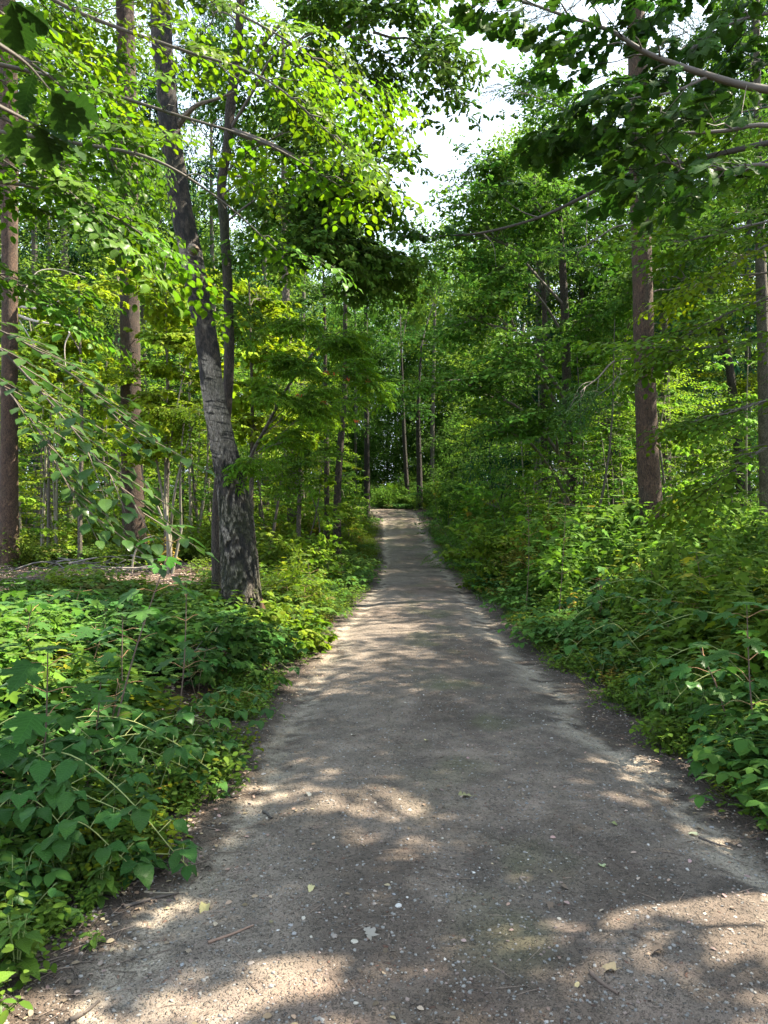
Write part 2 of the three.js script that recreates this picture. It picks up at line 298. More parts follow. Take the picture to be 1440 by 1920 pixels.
{
  const ds = []; let d = 0.6; while (d < 57) { ds.push(d); d += d < 7 ? 0.028 : d < 14 ? 0.05 : 0.12; }
  const N = 110, b = new MB();
  for (const d of ds) for (let k = 0; k <= N; k++) {
    const l = eL(d) - 0.45, r = eR(d) + 0.45, x = mix(l, r, k / N), e = Math.min(x - eL(d), eR(d) - x);
    const n1 = fbm(x * 1.1, d * 0.7, 21, 4), n2 = fbm(x * 5, d * 5, 22, 4), n3 = fbm(x * 14, d * 14, 25, 2);
    let c = [0.238, 0.2, 0.17], s = 0.55 + 0.85 * n1;
    s *= 0.62 + 0.76 * n2; s *= 0.75 + 0.5 * n3;
    c = c.map((v) => v * s);
    const hum = smooth(0.5, 0.68, fbm(x * 2.3 + 5, d * 1.6, 33, 4)) * 0.6; c = c.map((v, i) => mix(v, [0.105, 0.08, 0.062][i], hum));
    const red = smooth(0.52, 0.75, fbm(x * 0.9, d * 0.6, 31, 3)); c = [c[0] * (1 + 0.1 * red), c[1] * (1 - 0.03 * red), c[2] * (1 - 0.08 * red)];
    const put = (t, q) => { c = c.map((v, i) => mix(v, q[i], t)); };
    const mid = Math.exp(-Math.pow((x - (eL(d) + eR(d)) / 2 - 0.15) / 0.35, 2)); put(0.55 * mid * smooth(0.5, 0.75, fbm(x * 2.6, d * 1.8, 41, 3)) * (d > 3 ? 1 : 0.6), [0.14, 0.17, 0.06]);
    put(0.4 * smooth(14, 34, d) * smooth(0.45, 0.7, fbm(x * 1.6, d * 0.5, 43, 3)), [0.2, 0.22, 0.09]);
    const isL = x < (eL(d) + eR(d)) / 2, edgeIn = isL ? sandL(d) - eL(d) : eR(d) - sandR(d);
    put(smooth(edgeIn + 0.05, edgeIn - 0.12, e + (n2 - 0.5) * 0.4 + (n3 - 0.5) * 0.15) * 0.85, [0.072, 0.05, 0.037]);
    const w = (isL ? 0.1 : 0.12) * (0.6 + 0.9 * fbm(d * 0.9, isL ? 3 : 7)), sx = isL ? sandL(d) : sandR(d);
    put(Math.exp(-Math.pow((x - sx + (n2 - 0.5) * 0.16) / w, 2)) * smooth(0.35, 0.55, n2 * 0.5 + n3 * 0.5) * 0.9, [0.5, 0.455, 0.38]);
    if (isL) put(Math.exp(-Math.pow((x - sx - 0.3) / 0.25, 2)) * 0.3, [0.34, 0.31, 0.27]);
    const k2 = 1.55 * (0.9 + 0.25 * (n3 - 0.5));
    b.v(x, pathY(x, d), -d, 0, 1, 0, x / 1.7, d / 1.7, c[0] * k2, c[1] * k2, c[2] * k2);
  }
  for (let j = 0; j < ds.length - 1; j++) for (let k = 0; k < N; k++) { const a = j * (N + 1) + k; b.tri(a, a + 1, a + N + 1); b.tri(a + 1, a + N + 2, a + N + 1); }
  b.smooth();
  b.build('gravel_surface', M.path, pathRoot);
}
// loose stones: the 300 largest as parts, the grit between them as one
function pebble(n, flat) {
  const g = new THREE.IcosahedronGeometry(1, n), p = g.attributes.position, c = new Float32Array(p.count * 3).fill(1), o = rr(0, 50);
  for (let i = 0; i < p.count; i++) { const v = V(p.getX(i), p.getY(i), p.getZ(i)), k = 0.62 + 0.75 * noise(v.x * 1.6 + o, v.y * 1.6, v.z * 1.6); p.setXYZ(i, v.x * k, v.y * k * flat, v.z * k); }
  g.setAttribute('color', new THREE.BufferAttribute(c, 3)); g.computeVertexNormals(); return g;
}
seed = 77;
const pebbles = [pebble(1, 0.45), pebble(1, 0.6), pebble(1, 0.35), pebble(0, 0.5), pebble(0, 0.4)];
const stoneTones = [[0.55, 0.53, 0.5], [0.45, 0.43, 0.4], [0.3, 0.27, 0.24], [0.25, 0.24, 0.235], [0.33, 0.23, 0.18], [0.22, 0.185, 0.16], [0.38, 0.34, 0.28]].map(([r, g, b]) => { const m = M.stone.clone(); m.vertexColors = true; m.color = rgb(r, g, b); return m; });
for (let k = 0; k < 220; k++) {
  const d = 2.0 + 5.5 * Math.pow(rnd(), 1.6), x = rr(Math.max(eL(d), -d * 0.55), Math.min(eR(d), d * 0.55)), s = rr(0.004, 0.0085) * (rnd() < 0.1 ? 1.4 : 1);
  const o = shadows(new THREE.Mesh(pick(pebbles), rnd() < 0.07 ? stoneTones[rnd() < 0.4 ? 0 : 1] : stoneTones[2 + Math.floor(rnd() * 5)]));
  o.name = 'stone'; o.position.set(x, pathY(x, d) + s * 0.15, -d); o.rotation.set(rr(-0.2, 0.2), rnd() * 6.3, rr(-0.2, 0.2)); o.scale.set(s * rr(0.9, 1.4), s, s); pathRoot.add(o);
}
{
  const n = 16000, g = pebbles[3], im = new THREE.InstancedMesh(g, M.stone, n), m = new THREE.Matrix4(), q = new THREE.Quaternion(), e = new THREE.Euler(), c = new THREE.Color();
  for (let k = 0; k < n; k++) {
    const d = 1.9 + 12 * Math.pow(rnd(), 1.9), x = rr(Math.max(eL(d), -d * 0.6), Math.min(eR(d), d * 0.6)), s = 0.0022 + 0.0055 * Math.pow(rnd(), 2.5);
    m.compose(V(x, pathY(x, d) + s * 0.1, -d), q.setFromEuler(e.set(rr(-0.4, 0.4), rnd() * 6.3, rr(-0.4, 0.4))), V(s * rr(0.9, 1.5), s, s)); im.setMatrixAt(k, m);
    const t = rnd(), v = rnd() < 0.03 ? rr(0.28, 0.42) : rr(0.1, 0.24); im.setColorAt(k, t < 0.12 ? c.setRGB(v, v * 0.74, v * 0.62) : t < 0.14 ? c.setRGB(v * 0.92, v * 0.95, v) : c.setRGB(v, v * 0.94, v * 0.86));
  }
  im.name = 'grit'; kindOf(shadows(im), 'stuff'); pathRoot.add(im);
}

// ---------------------------------------------------------------- sprays: a leafy twig along x, about flat in y, unit = metres
const TW = [0.10, 0.075, 0.05];
const mm = new THREE.Matrix4();
function tint(k = 0.25) { const v = 1 + (rnd() - 0.5) * 2 * k, y = (rnd() - 0.5) * 0.25; return [v * (1 + y), v, v * (1 - y)]; }
function putLeaf(b, shape, pos, dir, up, s, col, wk = 1) { b.leaf(shape, basis(pos, dir, up, V(s, s, s * wk), mm), col); }
const TWIG = [0.5, 0.3, 0.35];
function alternateSpray(shape, { len = 0.55, leaf = 0.07, gap = 0.045, side = 4, droop = 0.15, jitter = 0.35, wk = 1, twig = true, ang = 50 }) {
  const b = new MB();
  const arm = (a, dir, L, first) => {
    const pts = [], n = 5, w = rr(-0.1, 0.1);
    for (let k = 0; k <= n; k++) { const t = k / n; pts.push(a.clone().addScaledVector(dir, t * L).add(V(0, -droop * t * t * L + rr(-0.01, 0.01), w * t * t * L))); }
    if (twig) b.tube(pts, pts.map((_, k) => (first ? 0.0035 : 0.002) * (1 - 0.7 * k / n)), 3, TWIG);
    const c = new THREE.CatmullRomCurve3(pts), N = Math.max(2, Math.round(L / gap));
    for (let k = first ? 1 : 1; k <= N; k++) {
      const t = k / N, p = c.getPoint(t), g = c.getTangent(t), s = k % 2 ? 1 : -1, a2 = k === N ? rr(-15, 15) : s * rr(ang - 12, ang + 15);
      const ld = around(g, a2); ld.y += rr(-0.35, 0.2) * jitter * 2;
      const up = V(rr(-1, 1) * jitter, 1, rr(-1, 1) * jitter + s * 0.1);
      putLeaf(b, shape, p.addScaledVector(ld, leaf * 0.12), ld, up, leaf * rr(0.7, 1.15) * (0.75 + 0.25 * Math.sin(Math.PI * Math.min(1, t + 0.15))), tint(), wk);
    }
    return c;
  };
  const main = arm(V(0, 0, 0), V(1, 0.04, 0), len, true);
  for (let k = 0; k < side; k++) { const t = 0.12 + 0.7 * k / side, s = k % 2 ? 1 : -1; const p = main.getPoint(t); arm(p, around(V(1, rr(-0.1, 0.12), 0), s * rr(38, 55)).normalize(), len * rr(0.42, 0.6) * (1 - 0.45 * t), false); }
  return b.geo();
}
function rosetteSpray(shape, { len = 0.4, leaf = 0.1, arms = 5, per = 5, spread = 1, flat = 0.55, wk = 1, hang = 0.15 }) {
  const b = new MB(), main = bend([V(0, 0, 0), V(len * 0.5, rr(-0.03, 0.03), rr(-0.04, 0.04)), V(len, rr(-0.03, 0.05), rr(-0.05, 0.05))], 6);
  b.tube(main, main.map((_, k) => 0.004 * (1 - 0.1 * k)), 3, TWIG);
  for (let a = 0; a < arms; a++) {
    const p0 = main[Math.min(6, 1 + Math.floor(a * 6 / arms))], dir = a === arms - 1 ? V(1, 0.1, 0) : around(V(1, rr(-0.5, 0.5) * flat, 0), (a % 2 ? 1 : -1) * rr(25, 75)).normalize();
    const p1 = p0.clone().addScaledVector(dir, len * rr(0.25, 0.5));
    b.tube([p0, p1], [0.0022, 0.0014], 3, TWIG);
    for (let k = 0; k < per; k++) {
      const az = rnd() * 360, ld = around(V(1, 0, 0), az).multiplyScalar(spread).addScaledVector(dir, 0.8); ld.y = ld.y * flat + rr(-0.5, 0.25) * flat - hang; ld.normalize();
      putLeaf(b, shape, p1.clone().lerp(p0, rr(0, 0.35)).addScaledVector(ld, leaf * 0.15), ld, V(rr(-0.5, 0.5), 1, rr(-0.5, 0.5)), leaf * rr(0.7, 1.15), tint(), wk);
    }
  }
  return b.geo();
}
function pinnateSpray(leaf = 0.035) {                 // rowan
  const b = new MB();
  for (let a = 0; a < 6; a++) {
    const dir = around(V(1, rr(-0.6, 0.3), 0), (a - 2.5) * 36 + rr(-14, 14)).normalize(), p0 = V(a * 0.025, 0, 0), L = rr(0.13, 0.19), c = bend([p0, p0.clone().addScaledVector(dir, L * 0.5).add(V(0, 0.01, 0)), p0.clone().addScaledVector(dir, L).add(V(0, -0.03, 0))], 7);
    b.tube(c, c.map(() => 0.0012), 3, [0.9, 0.6, 0.5]);
    for (let k = 2; k <= 7; k++) for (const s of k === 7 ? [0, -1, 1] : [-1, 1]) { const ld = around(dir, s * 62); ld.y += rr(-0.4, 0.05); putLeaf(b, SH.lance, c[k], ld, V(0, 1, 0).addScaledVector(dir, rr(-0.3, 0.3)), leaf * rr(0.85, 1.1), tint(0.18), 1.2); }
  }
  return b.geo();
}
function needleSpray(len = 0.6) {                     // spruce: flat drooping feather of needled twigs
  const b = new MB();
  const arm = (a, dir, L, w) => {
    const n = 4, pts = []; for (let k = 0; k <= n; k++) { const t = k / n; pts.push(a.clone().addScaledVector(dir, t * L).add(V(0, -0.35 * t * t * L, 0))); }
    b.tube(pts, pts.map((_, k) => 0.003 * (1 - 0.15 * k)), 3, TWIG);
    const c = new THREE.CatmullRomCurve3(pts), N = Math.round(L / 0.0065);
    for (let k = 1; k <= N; k++) { const t = k / N, p = c.getPoint(t), g = c.getTangent(t), s = k % 2 ? 1 : -1, ld = around(g, s * 55); ld.y += rr(-0.4, 0.5); putLeaf(b, SH.needle, p, ld, V(0, 1, 0), w * rr(0.8, 1.2), tint(0.2)); }
    return c;
  };
  const main = arm(V(0, 0, 0), V(1, 0, 0), len, 0.024);
  for (let k = 0; k < 8; k++) { const t = 0.08 + 0.85 * k / 8; arm(main.getPoint(t), around(V(1, rr(-0.15, 0.1), 0), (k % 2 ? 1 : -1) * rr(45, 60)).normalize(), len * 0.5 * (1 - 0.7 * t) + 0.05, 0.02); }
  return b.geo();
}
SH.needle = stripLeaf([[0, 0.1], [0.55, 0.16], [1, 0]], 0, 0.1);
SH.needle.i.length = Math.min(SH.needle.i.length, 12);
function farSpray(shape, n, leaf, size) {             // a loose puff for trees far away
  const b = new MB();
  for (let k = 0; k < n; k++) { const p = V(rr(0, 1) * size, rr(-0.28, 0.28) * size, rr(-0.5, 0.5) * size), ld = V(rr(-0.3, 1), rr(-0.6, 0.4), rr(-1, 1)).normalize(); putLeaf(b, shape, p, ld, V(rr(-0.6, 0.6), 1, rr(-0.6, 0.6)), leaf * rr(0.6, 1.2), tint(0.3)); }
  return b.geo();
}
seed = 5;
const SPRAY = {
  beechNear: [1, 2, 3].map(() => alternateSpray(SH.beech, { len: 0.55, leaf: 0.072, gap: 0.042, side: 5 })),
  beech: [1, 2].map(() => alternateSpray(SH.oval, { len: 0.6, leaf: 0.075, gap: 0.05, side: 5, jitter: 0.45 })),
  oakNear: [1, 2, 3].map(() => rosetteSpray(SH.oak, { len: 0.34, leaf: 0.115, arms: 5, per: 5 })),
  oak: [1, 2].map(() => rosetteSpray(SH.oakFar, { len: 0.42, leaf: 0.1, arms: 6, per: 6, flat: 0.8 })),
  maple: [1, 2].map(() => rosetteSpray(SH.mapleFar, { len: 0.42, leaf: 0.115, arms: 5, per: 5, flat: 0.35, hang: 0.3 })),
  mapleNear: [1, 2].map(() => rosetteSpray(SH.maple, { len: 0.42, leaf: 0.135, arms: 5, per: 4, flat: 0.35, hang: 0.3 })),
  birch: [1, 2].map(() => alternateSpray(SH.diamond, { len: 0.6, leaf: 0.05, gap: 0.05, side: 5, droop: 0.5, jitter: 0.7, wk: 1.1 })),
  rowan: [1, 2, 3].map(() => pinnateSpray(0.055)),
  needle: [1, 2].map(() => needleSpray()),
  far: [1, 2, 3].map(() => farSpray(SH.diamond, 46, 0.16, 1.0)),
  farConifer: [1, 2].map(() => farSpray(stripLeaf([[0, 0.06], [0.5, 0.1], [1, 0]], 0.1, 0.3), 60, 0.28, 1.0)),
};
// crown meshes of a thing from [{p, dir, s}] in the thing's own axes
function crown(parent, kind, mat, list, hue = [1, 1, 1], vary = 0.22, name = 'crown', up = V(0, 1, 0)) {
  const vars = SPRAY[kind];
  const sets = vars.map(() => []);
  list.forEach((l) => sets[Math.floor(rnd() * vars.length)].push(l));
  sets.forEach((set, i) => {
    if (!set.length) return;
    const im = new THREE.InstancedMesh(vars[i], mat, set.length), m = new THREE.Matrix4(), c = new THREE.Color();
    set.forEach((l, k) => {
      basis(l.p, l.dir, V(up.x + rr(-0.4, 0.4), up.y, up.z + rr(-0.4, 0.4)), l.s, m); im.setMatrixAt(k, m);
      const v = 1 + (rnd() - 0.5) * 2 * vary, w = (rnd() - 0.5) * 0.3; im.setColorAt(k, c.setRGB(hue[0] * v * (1 + w), hue[1] * v, hue[2] * v * (1 - w * 0.5)));
    });
    im.name = name; kindOf(shadows(im), 'stuff'); parent.add(im);
  });
}
// ---------------------------------------------------------------- trees
const barkTone = {
  spruce: (t, a, P) => { const n = fbm(P.x * 14, P.y * 7, P.z * 14, 3), m = fbm(P.x * 3, P.y * 1.2, P.z * 3, 2), k = 0.5 + 1.0 * n, li = smooth(0.56, 0.72, fbm(P.x * 5 + 4, P.y * 2.4, P.z * 5, 3)) * 0.45; if (li > 0.01) return [mix(0.2 * k, 0.15, li), mix(0.127 * k, 0.15, li), mix(0.086 * k, 0.105, li)]; return [0.185 * k + 0.025 * m, 0.116 * k + 0.022 * m, 0.078 * k + 0.015 * m]; },
  dark: (t, a, P) => { const n = fbm(P.x * 16, P.y * 6, P.z * 16, 3), g = smooth(0.5, 0.7, fbm(P.x * 4, P.y * 2, P.z * 4, 2)), k = 0.5 + 0.9 * n; return [mix(0.125, 0.1, g) * k, mix(0.1, 0.115, g) * k, mix(0.08, 0.055, g) * k]; },
  pale: (t, a, P) => { const n = fbm(P.x * 10, P.y * 9, P.z * 10, 3), k = 0.6 + 0.8 * n; return [0.27 * k, 0.25 * k, 0.21 * k]; },
};
function trunkMesh(parent, pts, { tone = barkTone.dark, sides = 14, step = 0.12, rough = 0.08, flare = 0.35, mat = M.bark, name = 'trunk', lobes = 5 } = {}) {
  // pts: [Vector3, radius] base to top, in the parent's axes
  const c = new THREE.CatmullRomCurve3(pts.map((p) => p[0]), false, 'centripetal'), L = c.getLength(), n = Math.max(6, Math.round(L / step)), P = [], R = [];
  const seg = pts.length - 1, ph = rnd() * 6;
  for (let k = 0; k <= n; k++) { const t = k / n, f = t * seg, i = Math.min(seg - 1, Math.floor(f)); P.push(c.getPoint(t)); R.push(mix(pts[i][1], pts[i + 1][1], f - i)); }
  const y0 = P[0].y, r0 = R[0];
  const b = new MB();
  b.tube(P, R, sides, tone, (t, a, q) => {
    const h = q.y - y0, fl = flare * r0 * Math.exp(-h / (r0 * 1.6)) * (0.7 + 0.5 * Math.sin(a * lobes + ph));
    const n1 = (fbm(q.x * 9, q.y * 4.5, q.z * 9, 3) - 0.5);
    return fl + n1 * rough * mix(r0, 0.1, 0.3);
  });
  b.smooth();
  return b.build(name, mat, parent);
}
// bough: a limb from the trunk to the middle of a leafy mass, with side branches that carry the sprays
function bough(parent, from, c, r, n, list, { br = 0.03, sc = 1, tone = [0.11, 0.09, 0.075], arch = 0.15, subs = 0, plane = false, mat = M.twig, name = 'branch', tip = true, lift = 0 } = {}) {
  const b = new MB(), span = from.distanceTo(c), midp = from.clone().lerp(c, 0.5).add(V(rr(-0.06, 0.06) * span, arch * span, rr(-0.06, 0.06) * span));
  const limb = bend([from, from.clone().lerp(midp, 0.55).add(V(rr(-0.03, 0.03) * span, rr(-0.02, 0.05) * span, rr(-0.03, 0.03) * span)), midp, midp.clone().lerp(c, 0.55).add(V(rr(-0.04, 0.04) * span, rr(-0.02, 0.04) * span, rr(-0.04, 0.04) * span)), c], 16);
  b.tube(limb, limb.map((_, k) => br * (1 - 0.65 * k / 16)), br > 0.02 ? 7 : 5, tone);
  const K = subs || Math.max(3, Math.round(n / 7)), per = n / K; let acc = 0;
  for (let k = 0; k < K; k++) {
    const th = rnd() * 6.283, cz = rr(-1, 1), q = Math.sqrt(1 - cz * cz), rad = Math.pow(rnd(), 0.4);
    const target = V(c.x + Math.cos(th) * q * r[0] * rad, c.y + cz * r[1] * rad, c.z + Math.sin(th) * q * r[2] * rad);
    const s0 = limb[Math.floor(rr(0.55, 1) * 16)], d0 = target.clone().sub(s0), L = d0.length() || 0.1;
    const m0 = s0.clone().lerp(target, 0.5).add(V(rr(-0.1, 0.1), rr(0.02, 0.16), rr(-0.1, 0.1)).multiplyScalar(L));
    const sub = bend([s0, m0, target], 7);
    b.tube(sub, sub.map((_, i) => Math.max(0.003, br * 0.38) * (1 - 0.75 * i / 7)), 4, tone);
    acc += per; const here = Math.floor(acc); acc -= here;
    for (let j = 0; j < here; j++) {
      const t = here === 1 ? 1 : 0.25 + 0.75 * j / (here - 1), i = Math.min(6, Math.floor(t * 7)), p = sub[i].clone().lerp(sub[i + 1], t * 7 - i), g = sub[i + 1].clone().sub(sub[i]).normalize();
      const dir = t > 0.97 ? g : around(g, (j % 2 ? 1 : -1) * rr(30, 70)); dir.y = dir.y * (plane ? 0.3 : 0.7) + rr(-0.25, 0.15) + lift; dir.normalize();
      list.push({ p, dir, s: sc * rr(0.75, 1.25) });
    }
  }
  return b.build(name, mat, parent);
}
function nearest(pts, c) {   // the place on a trunk a limb to c would leave from: a little below c
  let best = pts[0][0], bd = 1e9;
  for (let k = 0; k < pts.length - 1; k++) for (let t = 0; t < 1; t += 0.1) { const p = pts[k][0].clone().lerp(pts[k + 1][0], t), dy = c.y - p.y, h = Math.hypot(p.x - c.x, p.z - c.z), s = Math.abs(dy - 0.45 * h) + 0.2 * h; if (s < bd) { bd = s; best = p; } }
  return best.clone();
}
// spec.trunk: [[px, py, width px, d]...] base first; spec.boughs: [[px, py, d, rx, ry, rz, n, options]...]
function buildTree(spec) {
  const base = spec.trunk[0], w = spec.trunk.map(([px, py, wd, d]) => [at(px, py, d ?? spec.d), wd / 2 / FOC * (d ?? spec.d)]);
  const g0 = w[0][0].clone(); g0.y = groundY(g0.x, g0.z) - 0.08;
  if (w[0][0].y > g0.y + 0.1) w.unshift([g0.clone().lerp(w[0][0], 0), w[0][1] * 1.08]); else w[0][0].y = g0.y;
  const o = thing(spec.name, spec.label, spec.category ?? 'tree', g0, spec.group);
  const own = w.map(([p, r]) => [p.clone().sub(g0), r]);
  trunkMesh(o, own, spec.bark);
  const list = [];
  for (const [px, py, d, rx, ry, rz, n, op] of spec.boughs ?? []) {
    const c = at(px, py, d).sub(g0), from = op?.from ? at(...op.from).sub(g0) : nearest(own, c);
    bough(o, from, c, [rx, ry, rz], n, list, { br: clamp(from.distanceTo(c) * 0.012, 0.009, 0.05), ...spec.limb, ...op });
  }
  if (list.length) crown(o, spec.spray, spec.mat, list, spec.hue, spec.vary);
  for (const f of spec.more ?? []) f(o, own, g0);
  return o;
}

// ---------------------------------------------------------------- the trees that the photograph lets one tell apart
seed = 101;
// leaning birch
{
  const spec = [[455, 1175, 80], [452, 1090, 74], [444, 985, 69], [431, 900, 61], [417, 830, 54], [401, 745, 48], [390, 660, 46], [374, 560, 47], [354, 460, 46], [333, 355, 44], [319, 250, 43], [310, 150, 41], [303, 50, 42], [298, -120, 36], [292, -420, 27], [296, -760, 14]];
  const d = 9.6, w = spec.map(([x, y, s]) => [at(x, y, d), s * 0.87 / 2 / FOC * d]), g0 = w[0][0].clone(); g0.y = groundY(g0.x, g0.z) - 0.08; w[0][0].y = g0.y;
  const o = thing('birch_tree', 'thick leaning birch with fissured dark base and pale white patches on its trunk', 'tree', g0);
  const own = w.map(([p, r]) => [p.clone().sub(g0), r]);
  const plates = (Q) => 0.5 + 0.9 * (fbm(Q.x * 34 + 0.8 * noise(Q.x * 9, Q.y * 7, Q.z * 9), Q.y * 13 + 0.8 * noise(Q.x * 12, Q.y * 5, Q.z * 12), Q.z * 34, 2) - 0.5);
  const tone = (t, a, Q) => {
    const h = Q.y, wx = 0.05 * (fbm(Q.x * 5, Q.y * 3, Q.z * 5, 2) - 0.5), wy = 0.05 * (fbm(Q.x * 6 + 9, Q.y * 4, Q.z * 6, 2) - 0.5), x = Q.x * 0.8 + Q.z * 0.6 + wx, z = Q.z * 0.8 - Q.x * 0.6 + wx, y = Q.y + wy + 0.3 * x;
    const low = smooth(2.7, 1.5, h + (fbm(x * 2, y * 2, z * 2) - 0.5) * 1.2);
    const fiss = plates(Q), band = fbm(x * 5, y * 42, z * 5, 3), blotch = fbm(x * 4.5, y * 2.2, z * 4.5 + 7, 4), fine = fbm(x * 45, y * 30, z * 45, 2);
    const patch = smooth(0.5, 0.58, blotch + 0.24 * Math.exp(-Math.pow((h - 3.0) / 0.55, 2)) + 0.17 * Math.exp(-Math.pow((h - 4.75) / 0.35, 2)) - 0.09);  // pale bark patches; the upper one paints a sunlit stretch of trunk
    const white = mix(patch * smooth(0.34, 0.5, band) * (0.65 + 0.6 * fine), smooth(0.54, 0.68, fiss) * smooth(0.42, 0.6, fine + 0.25 * blotch) * 0.75, low) * (1 - 0.5 * smooth(4.9, 5.6, h));
    const dark = [0.018, 0.015, 0.013], pale = [0.46, 0.43, 0.38], moss = [0.05, 0.068, 0.018], brown = [0.085, 0.07, 0.055];
    let c = dark.map((v, i) => mix(mix(v, brown[i], smooth(0.4, 0.62, mix(fbm(x * 24, y * 12, z * 24, 3), fiss, 0.6 * low))), pale[i], clamp(white, 0, 1)));
    const mo = smooth(0.54, 0.68, fbm(x * 5 + 3, y * 2.6, z * 5, 4) + 0.05 * low) * mix(0.3, 0.45, low);
    return c.map((v, i) => mix(v, moss[i], mo));
  };
  const c = new THREE.CatmullRomCurve3(own.map((p) => p[0]), false, 'centripetal'), n = 900, P = [], R = [], seg = own.length - 1;
  for (let k = 0; k <= n; k++) { const t = Math.pow(k / n, 1.25), f = t * seg, i = Math.min(seg - 1, Math.floor(f)); P.push(c.getPoint(t)); R.push(mix(own[i][1], own[i + 1][1], f - i)); }
  const b = new MB();
  b.tube(P, R, 150, tone, (t, a, q) => { const h = q.y, low = smooth(3.4, 1.0, h); return 0.05 * Math.exp(-h / 0.3) * (0.8 + 0.6 * Math.sin(a * 5 + 1)) + smooth(0.4, 0.62, plates(q)) * (0.004 + 0.02 * low) + (fbm(q.x * 12, q.y * 6, q.z * 12, 2) - 0.5) * 0.02 + (fbm(q.x * 3, q.y * 1.6, q.z * 3, 2) - 0.5) * 0.05; }).smooth().build('trunk', M.birchBark, o);
  // split heartwood at the foot
  const sp = new MB(), s0 = at(492, 1152, d - 0.28).sub(g0); s0.y = Math.max(0.02, s0.y - 0.1);
  sp.tube([s0, s0.clone().add(V(0.005, 0.14, 0)), s0.clone().add(V(0.0, 0.24, 0.0)), s0.clone().add(V(-0.015, 0.3, 0))], [0.05, 0.042, 0.024, 0.004], 7, (t, a) => [0.22 - 0.06 * Math.cos(a * 3), 0.125, 0.07], (t, a) => 0.014 * Math.sin(a * 4 + t * 5));
  sp.smooth().build('broken_root', M.twig, o);
  const list = [];
  // pale living limb that leaves the trunk high up, knot below it
  const lb = new MB(), l0 = at(332, 238, d).sub(g0), limb = bend([l0, at(352, 212, d - 0.1).sub(g0), at(372, 196, d - 0.2).sub(g0), at(400, 188, d - 0.25).sub(g0), at(440, 172, d - 0.3).sub(g0)], 14);
  lb.tube(limb, limb.map((_, k) => 0.042 - 0.0022 * k), 9, (t, a, P) => { const k = 0.6 + 0.7 * noise(P.x * 30, P.y * 30, P.z * 8); return [0.36 * k, 0.32 * k, 0.27 * k]; }).build('branch', M.birchBark, o);
  const kn = new MB(), k0 = at(362, 468, d - 0.19).sub(g0);
  kn.tube([k0, k0.clone().add(V(0.03, 0.0, 0.03)), k0.clone().add(V(0.05, 0.0, 0.055)), k0.clone().add(V(0.055, 0, 0.06))], [0.075, 0.06, 0.035, 0.004], 10, [0.36, 0.3, 0.24]).build('knot', M.birchBark, o);
  for (const [x, y, dd, n] of [[300, -300, 10.2, 40], [380, -420, 9, 40], [220, -450, 10.4, 40], [300, -640, 9.6, 50], [250, -760, 9, 30], [370, -720, 10.5, 40]]) { const c = at(x, y, dd).sub(g0); bough(o, nearest(own, c), c, [0.9, 0.8, 0.9], n, list, { br: 0.03, sc: 1 }); }
  crown(o, 'birch', M.birch, list);
}
// tall spruces with bare trunks; the crowns stand above the frame, dead stubs lower down
function spruce(name, label, trunk, d, topY, group, opts = {}) {
  return buildTree({
    name, label, group, d, trunk: [...trunk, [trunk[trunk.length - 1][0] + (opts.drift ?? 0), 960 - (topY - EYE) * FOC / d, 5]],
    bark: { tone: opts.dark ? (t, a, P) => barkTone.spruce(t, a, P).map((v) => v * opts.dark) : barkTone.spruce, sides: 40, step: 0.05, rough: 0.09, flare: 0.2, lobes: 6 },
    spray: 'needle', mat: M.needle, hue: [1, 1, 1],
    more: [(o, own) => {
      const top = own[own.length - 1][0], list = [], y0 = opts.crownFrom ?? 15;
      for (let y = y0; y < topY - 1; y += 0.85) for (let k = 0; k < 4; k++) {
        const a = rnd() * 6.283, L = clamp((topY - y) * 0.34, 0.6, opts.reach ?? 3) * rr(0.8, 1.1), t = (y + 0) / topY, p0 = own[0][0].clone().lerp(top, clamp(t, 0, 1)); p0.y = y;
        for (let q = own.length - 1; q > 0; q--) if (own[q - 1][0].y <= y) { p0.copy(own[q - 1][0]).lerp(own[q][0], (y - own[q - 1][0].y) / (own[q][0].y - own[q - 1][0].y)); break; }
        const c = p0.clone().add(V(Math.cos(a) * L, -0.2 * L, Math.sin(a) * L));
        bough(o, p0, p0.clone().lerp(c, 0.75), [L * 0.3, 0.15, L * 0.3], 9, list, { br: 0.022, sc: 1.5, arch: 0.05, plane: true });
      }
      for (let k = 0; k < (opts.stubs ?? 14); k++) {
        const y = rr(1.6, y0), a = rnd() * 6.283; let p = null, r = 0.1;
        for (let q = own.length - 1; q > 0; q--) if (own[q - 1][0].y <= y) { const f = (y - own[q - 1][0].y) / (own[q][0].y - own[q - 1][0].y); p = own[q - 1][0].clone().lerp(own[q][0], f); r = mix(own[q - 1][1], own[q][1], f); break; }
        if (!p) continue; const L = rr(0.03, 0.12), dir = V(Math.cos(a), rr(-0.1, 0.25), Math.sin(a));
        new MB().tube([p.clone().addScaledVector(dir, r * 0.7), p.clone().addScaledVector(dir, r + L * 0.6), p.clone().addScaledVector(dir, r + L)], [0.016, 0.012, 0.004], 6, [0.1, 0.075, 0.06]).build('branch_stub', M.twig, o);
      }
      crown(o, 'needle', M.needle, list);
      opts.extra?.(o, own);
    }],
  });
}
seed = 110;
spruce('spruce_tree', 'straight brown spruce trunk standing behind and beside the leaning birch', [[254, 1062, 47], [250, 960, 40], [246, 800, 38], [244, 640, 36], [242, 480, 35], [239, 300, 37], [236, 100, 34], [232, -150, 30]], 18, 27, null, { crownFrom: 14, dark: 0.58, stubs: 26 });
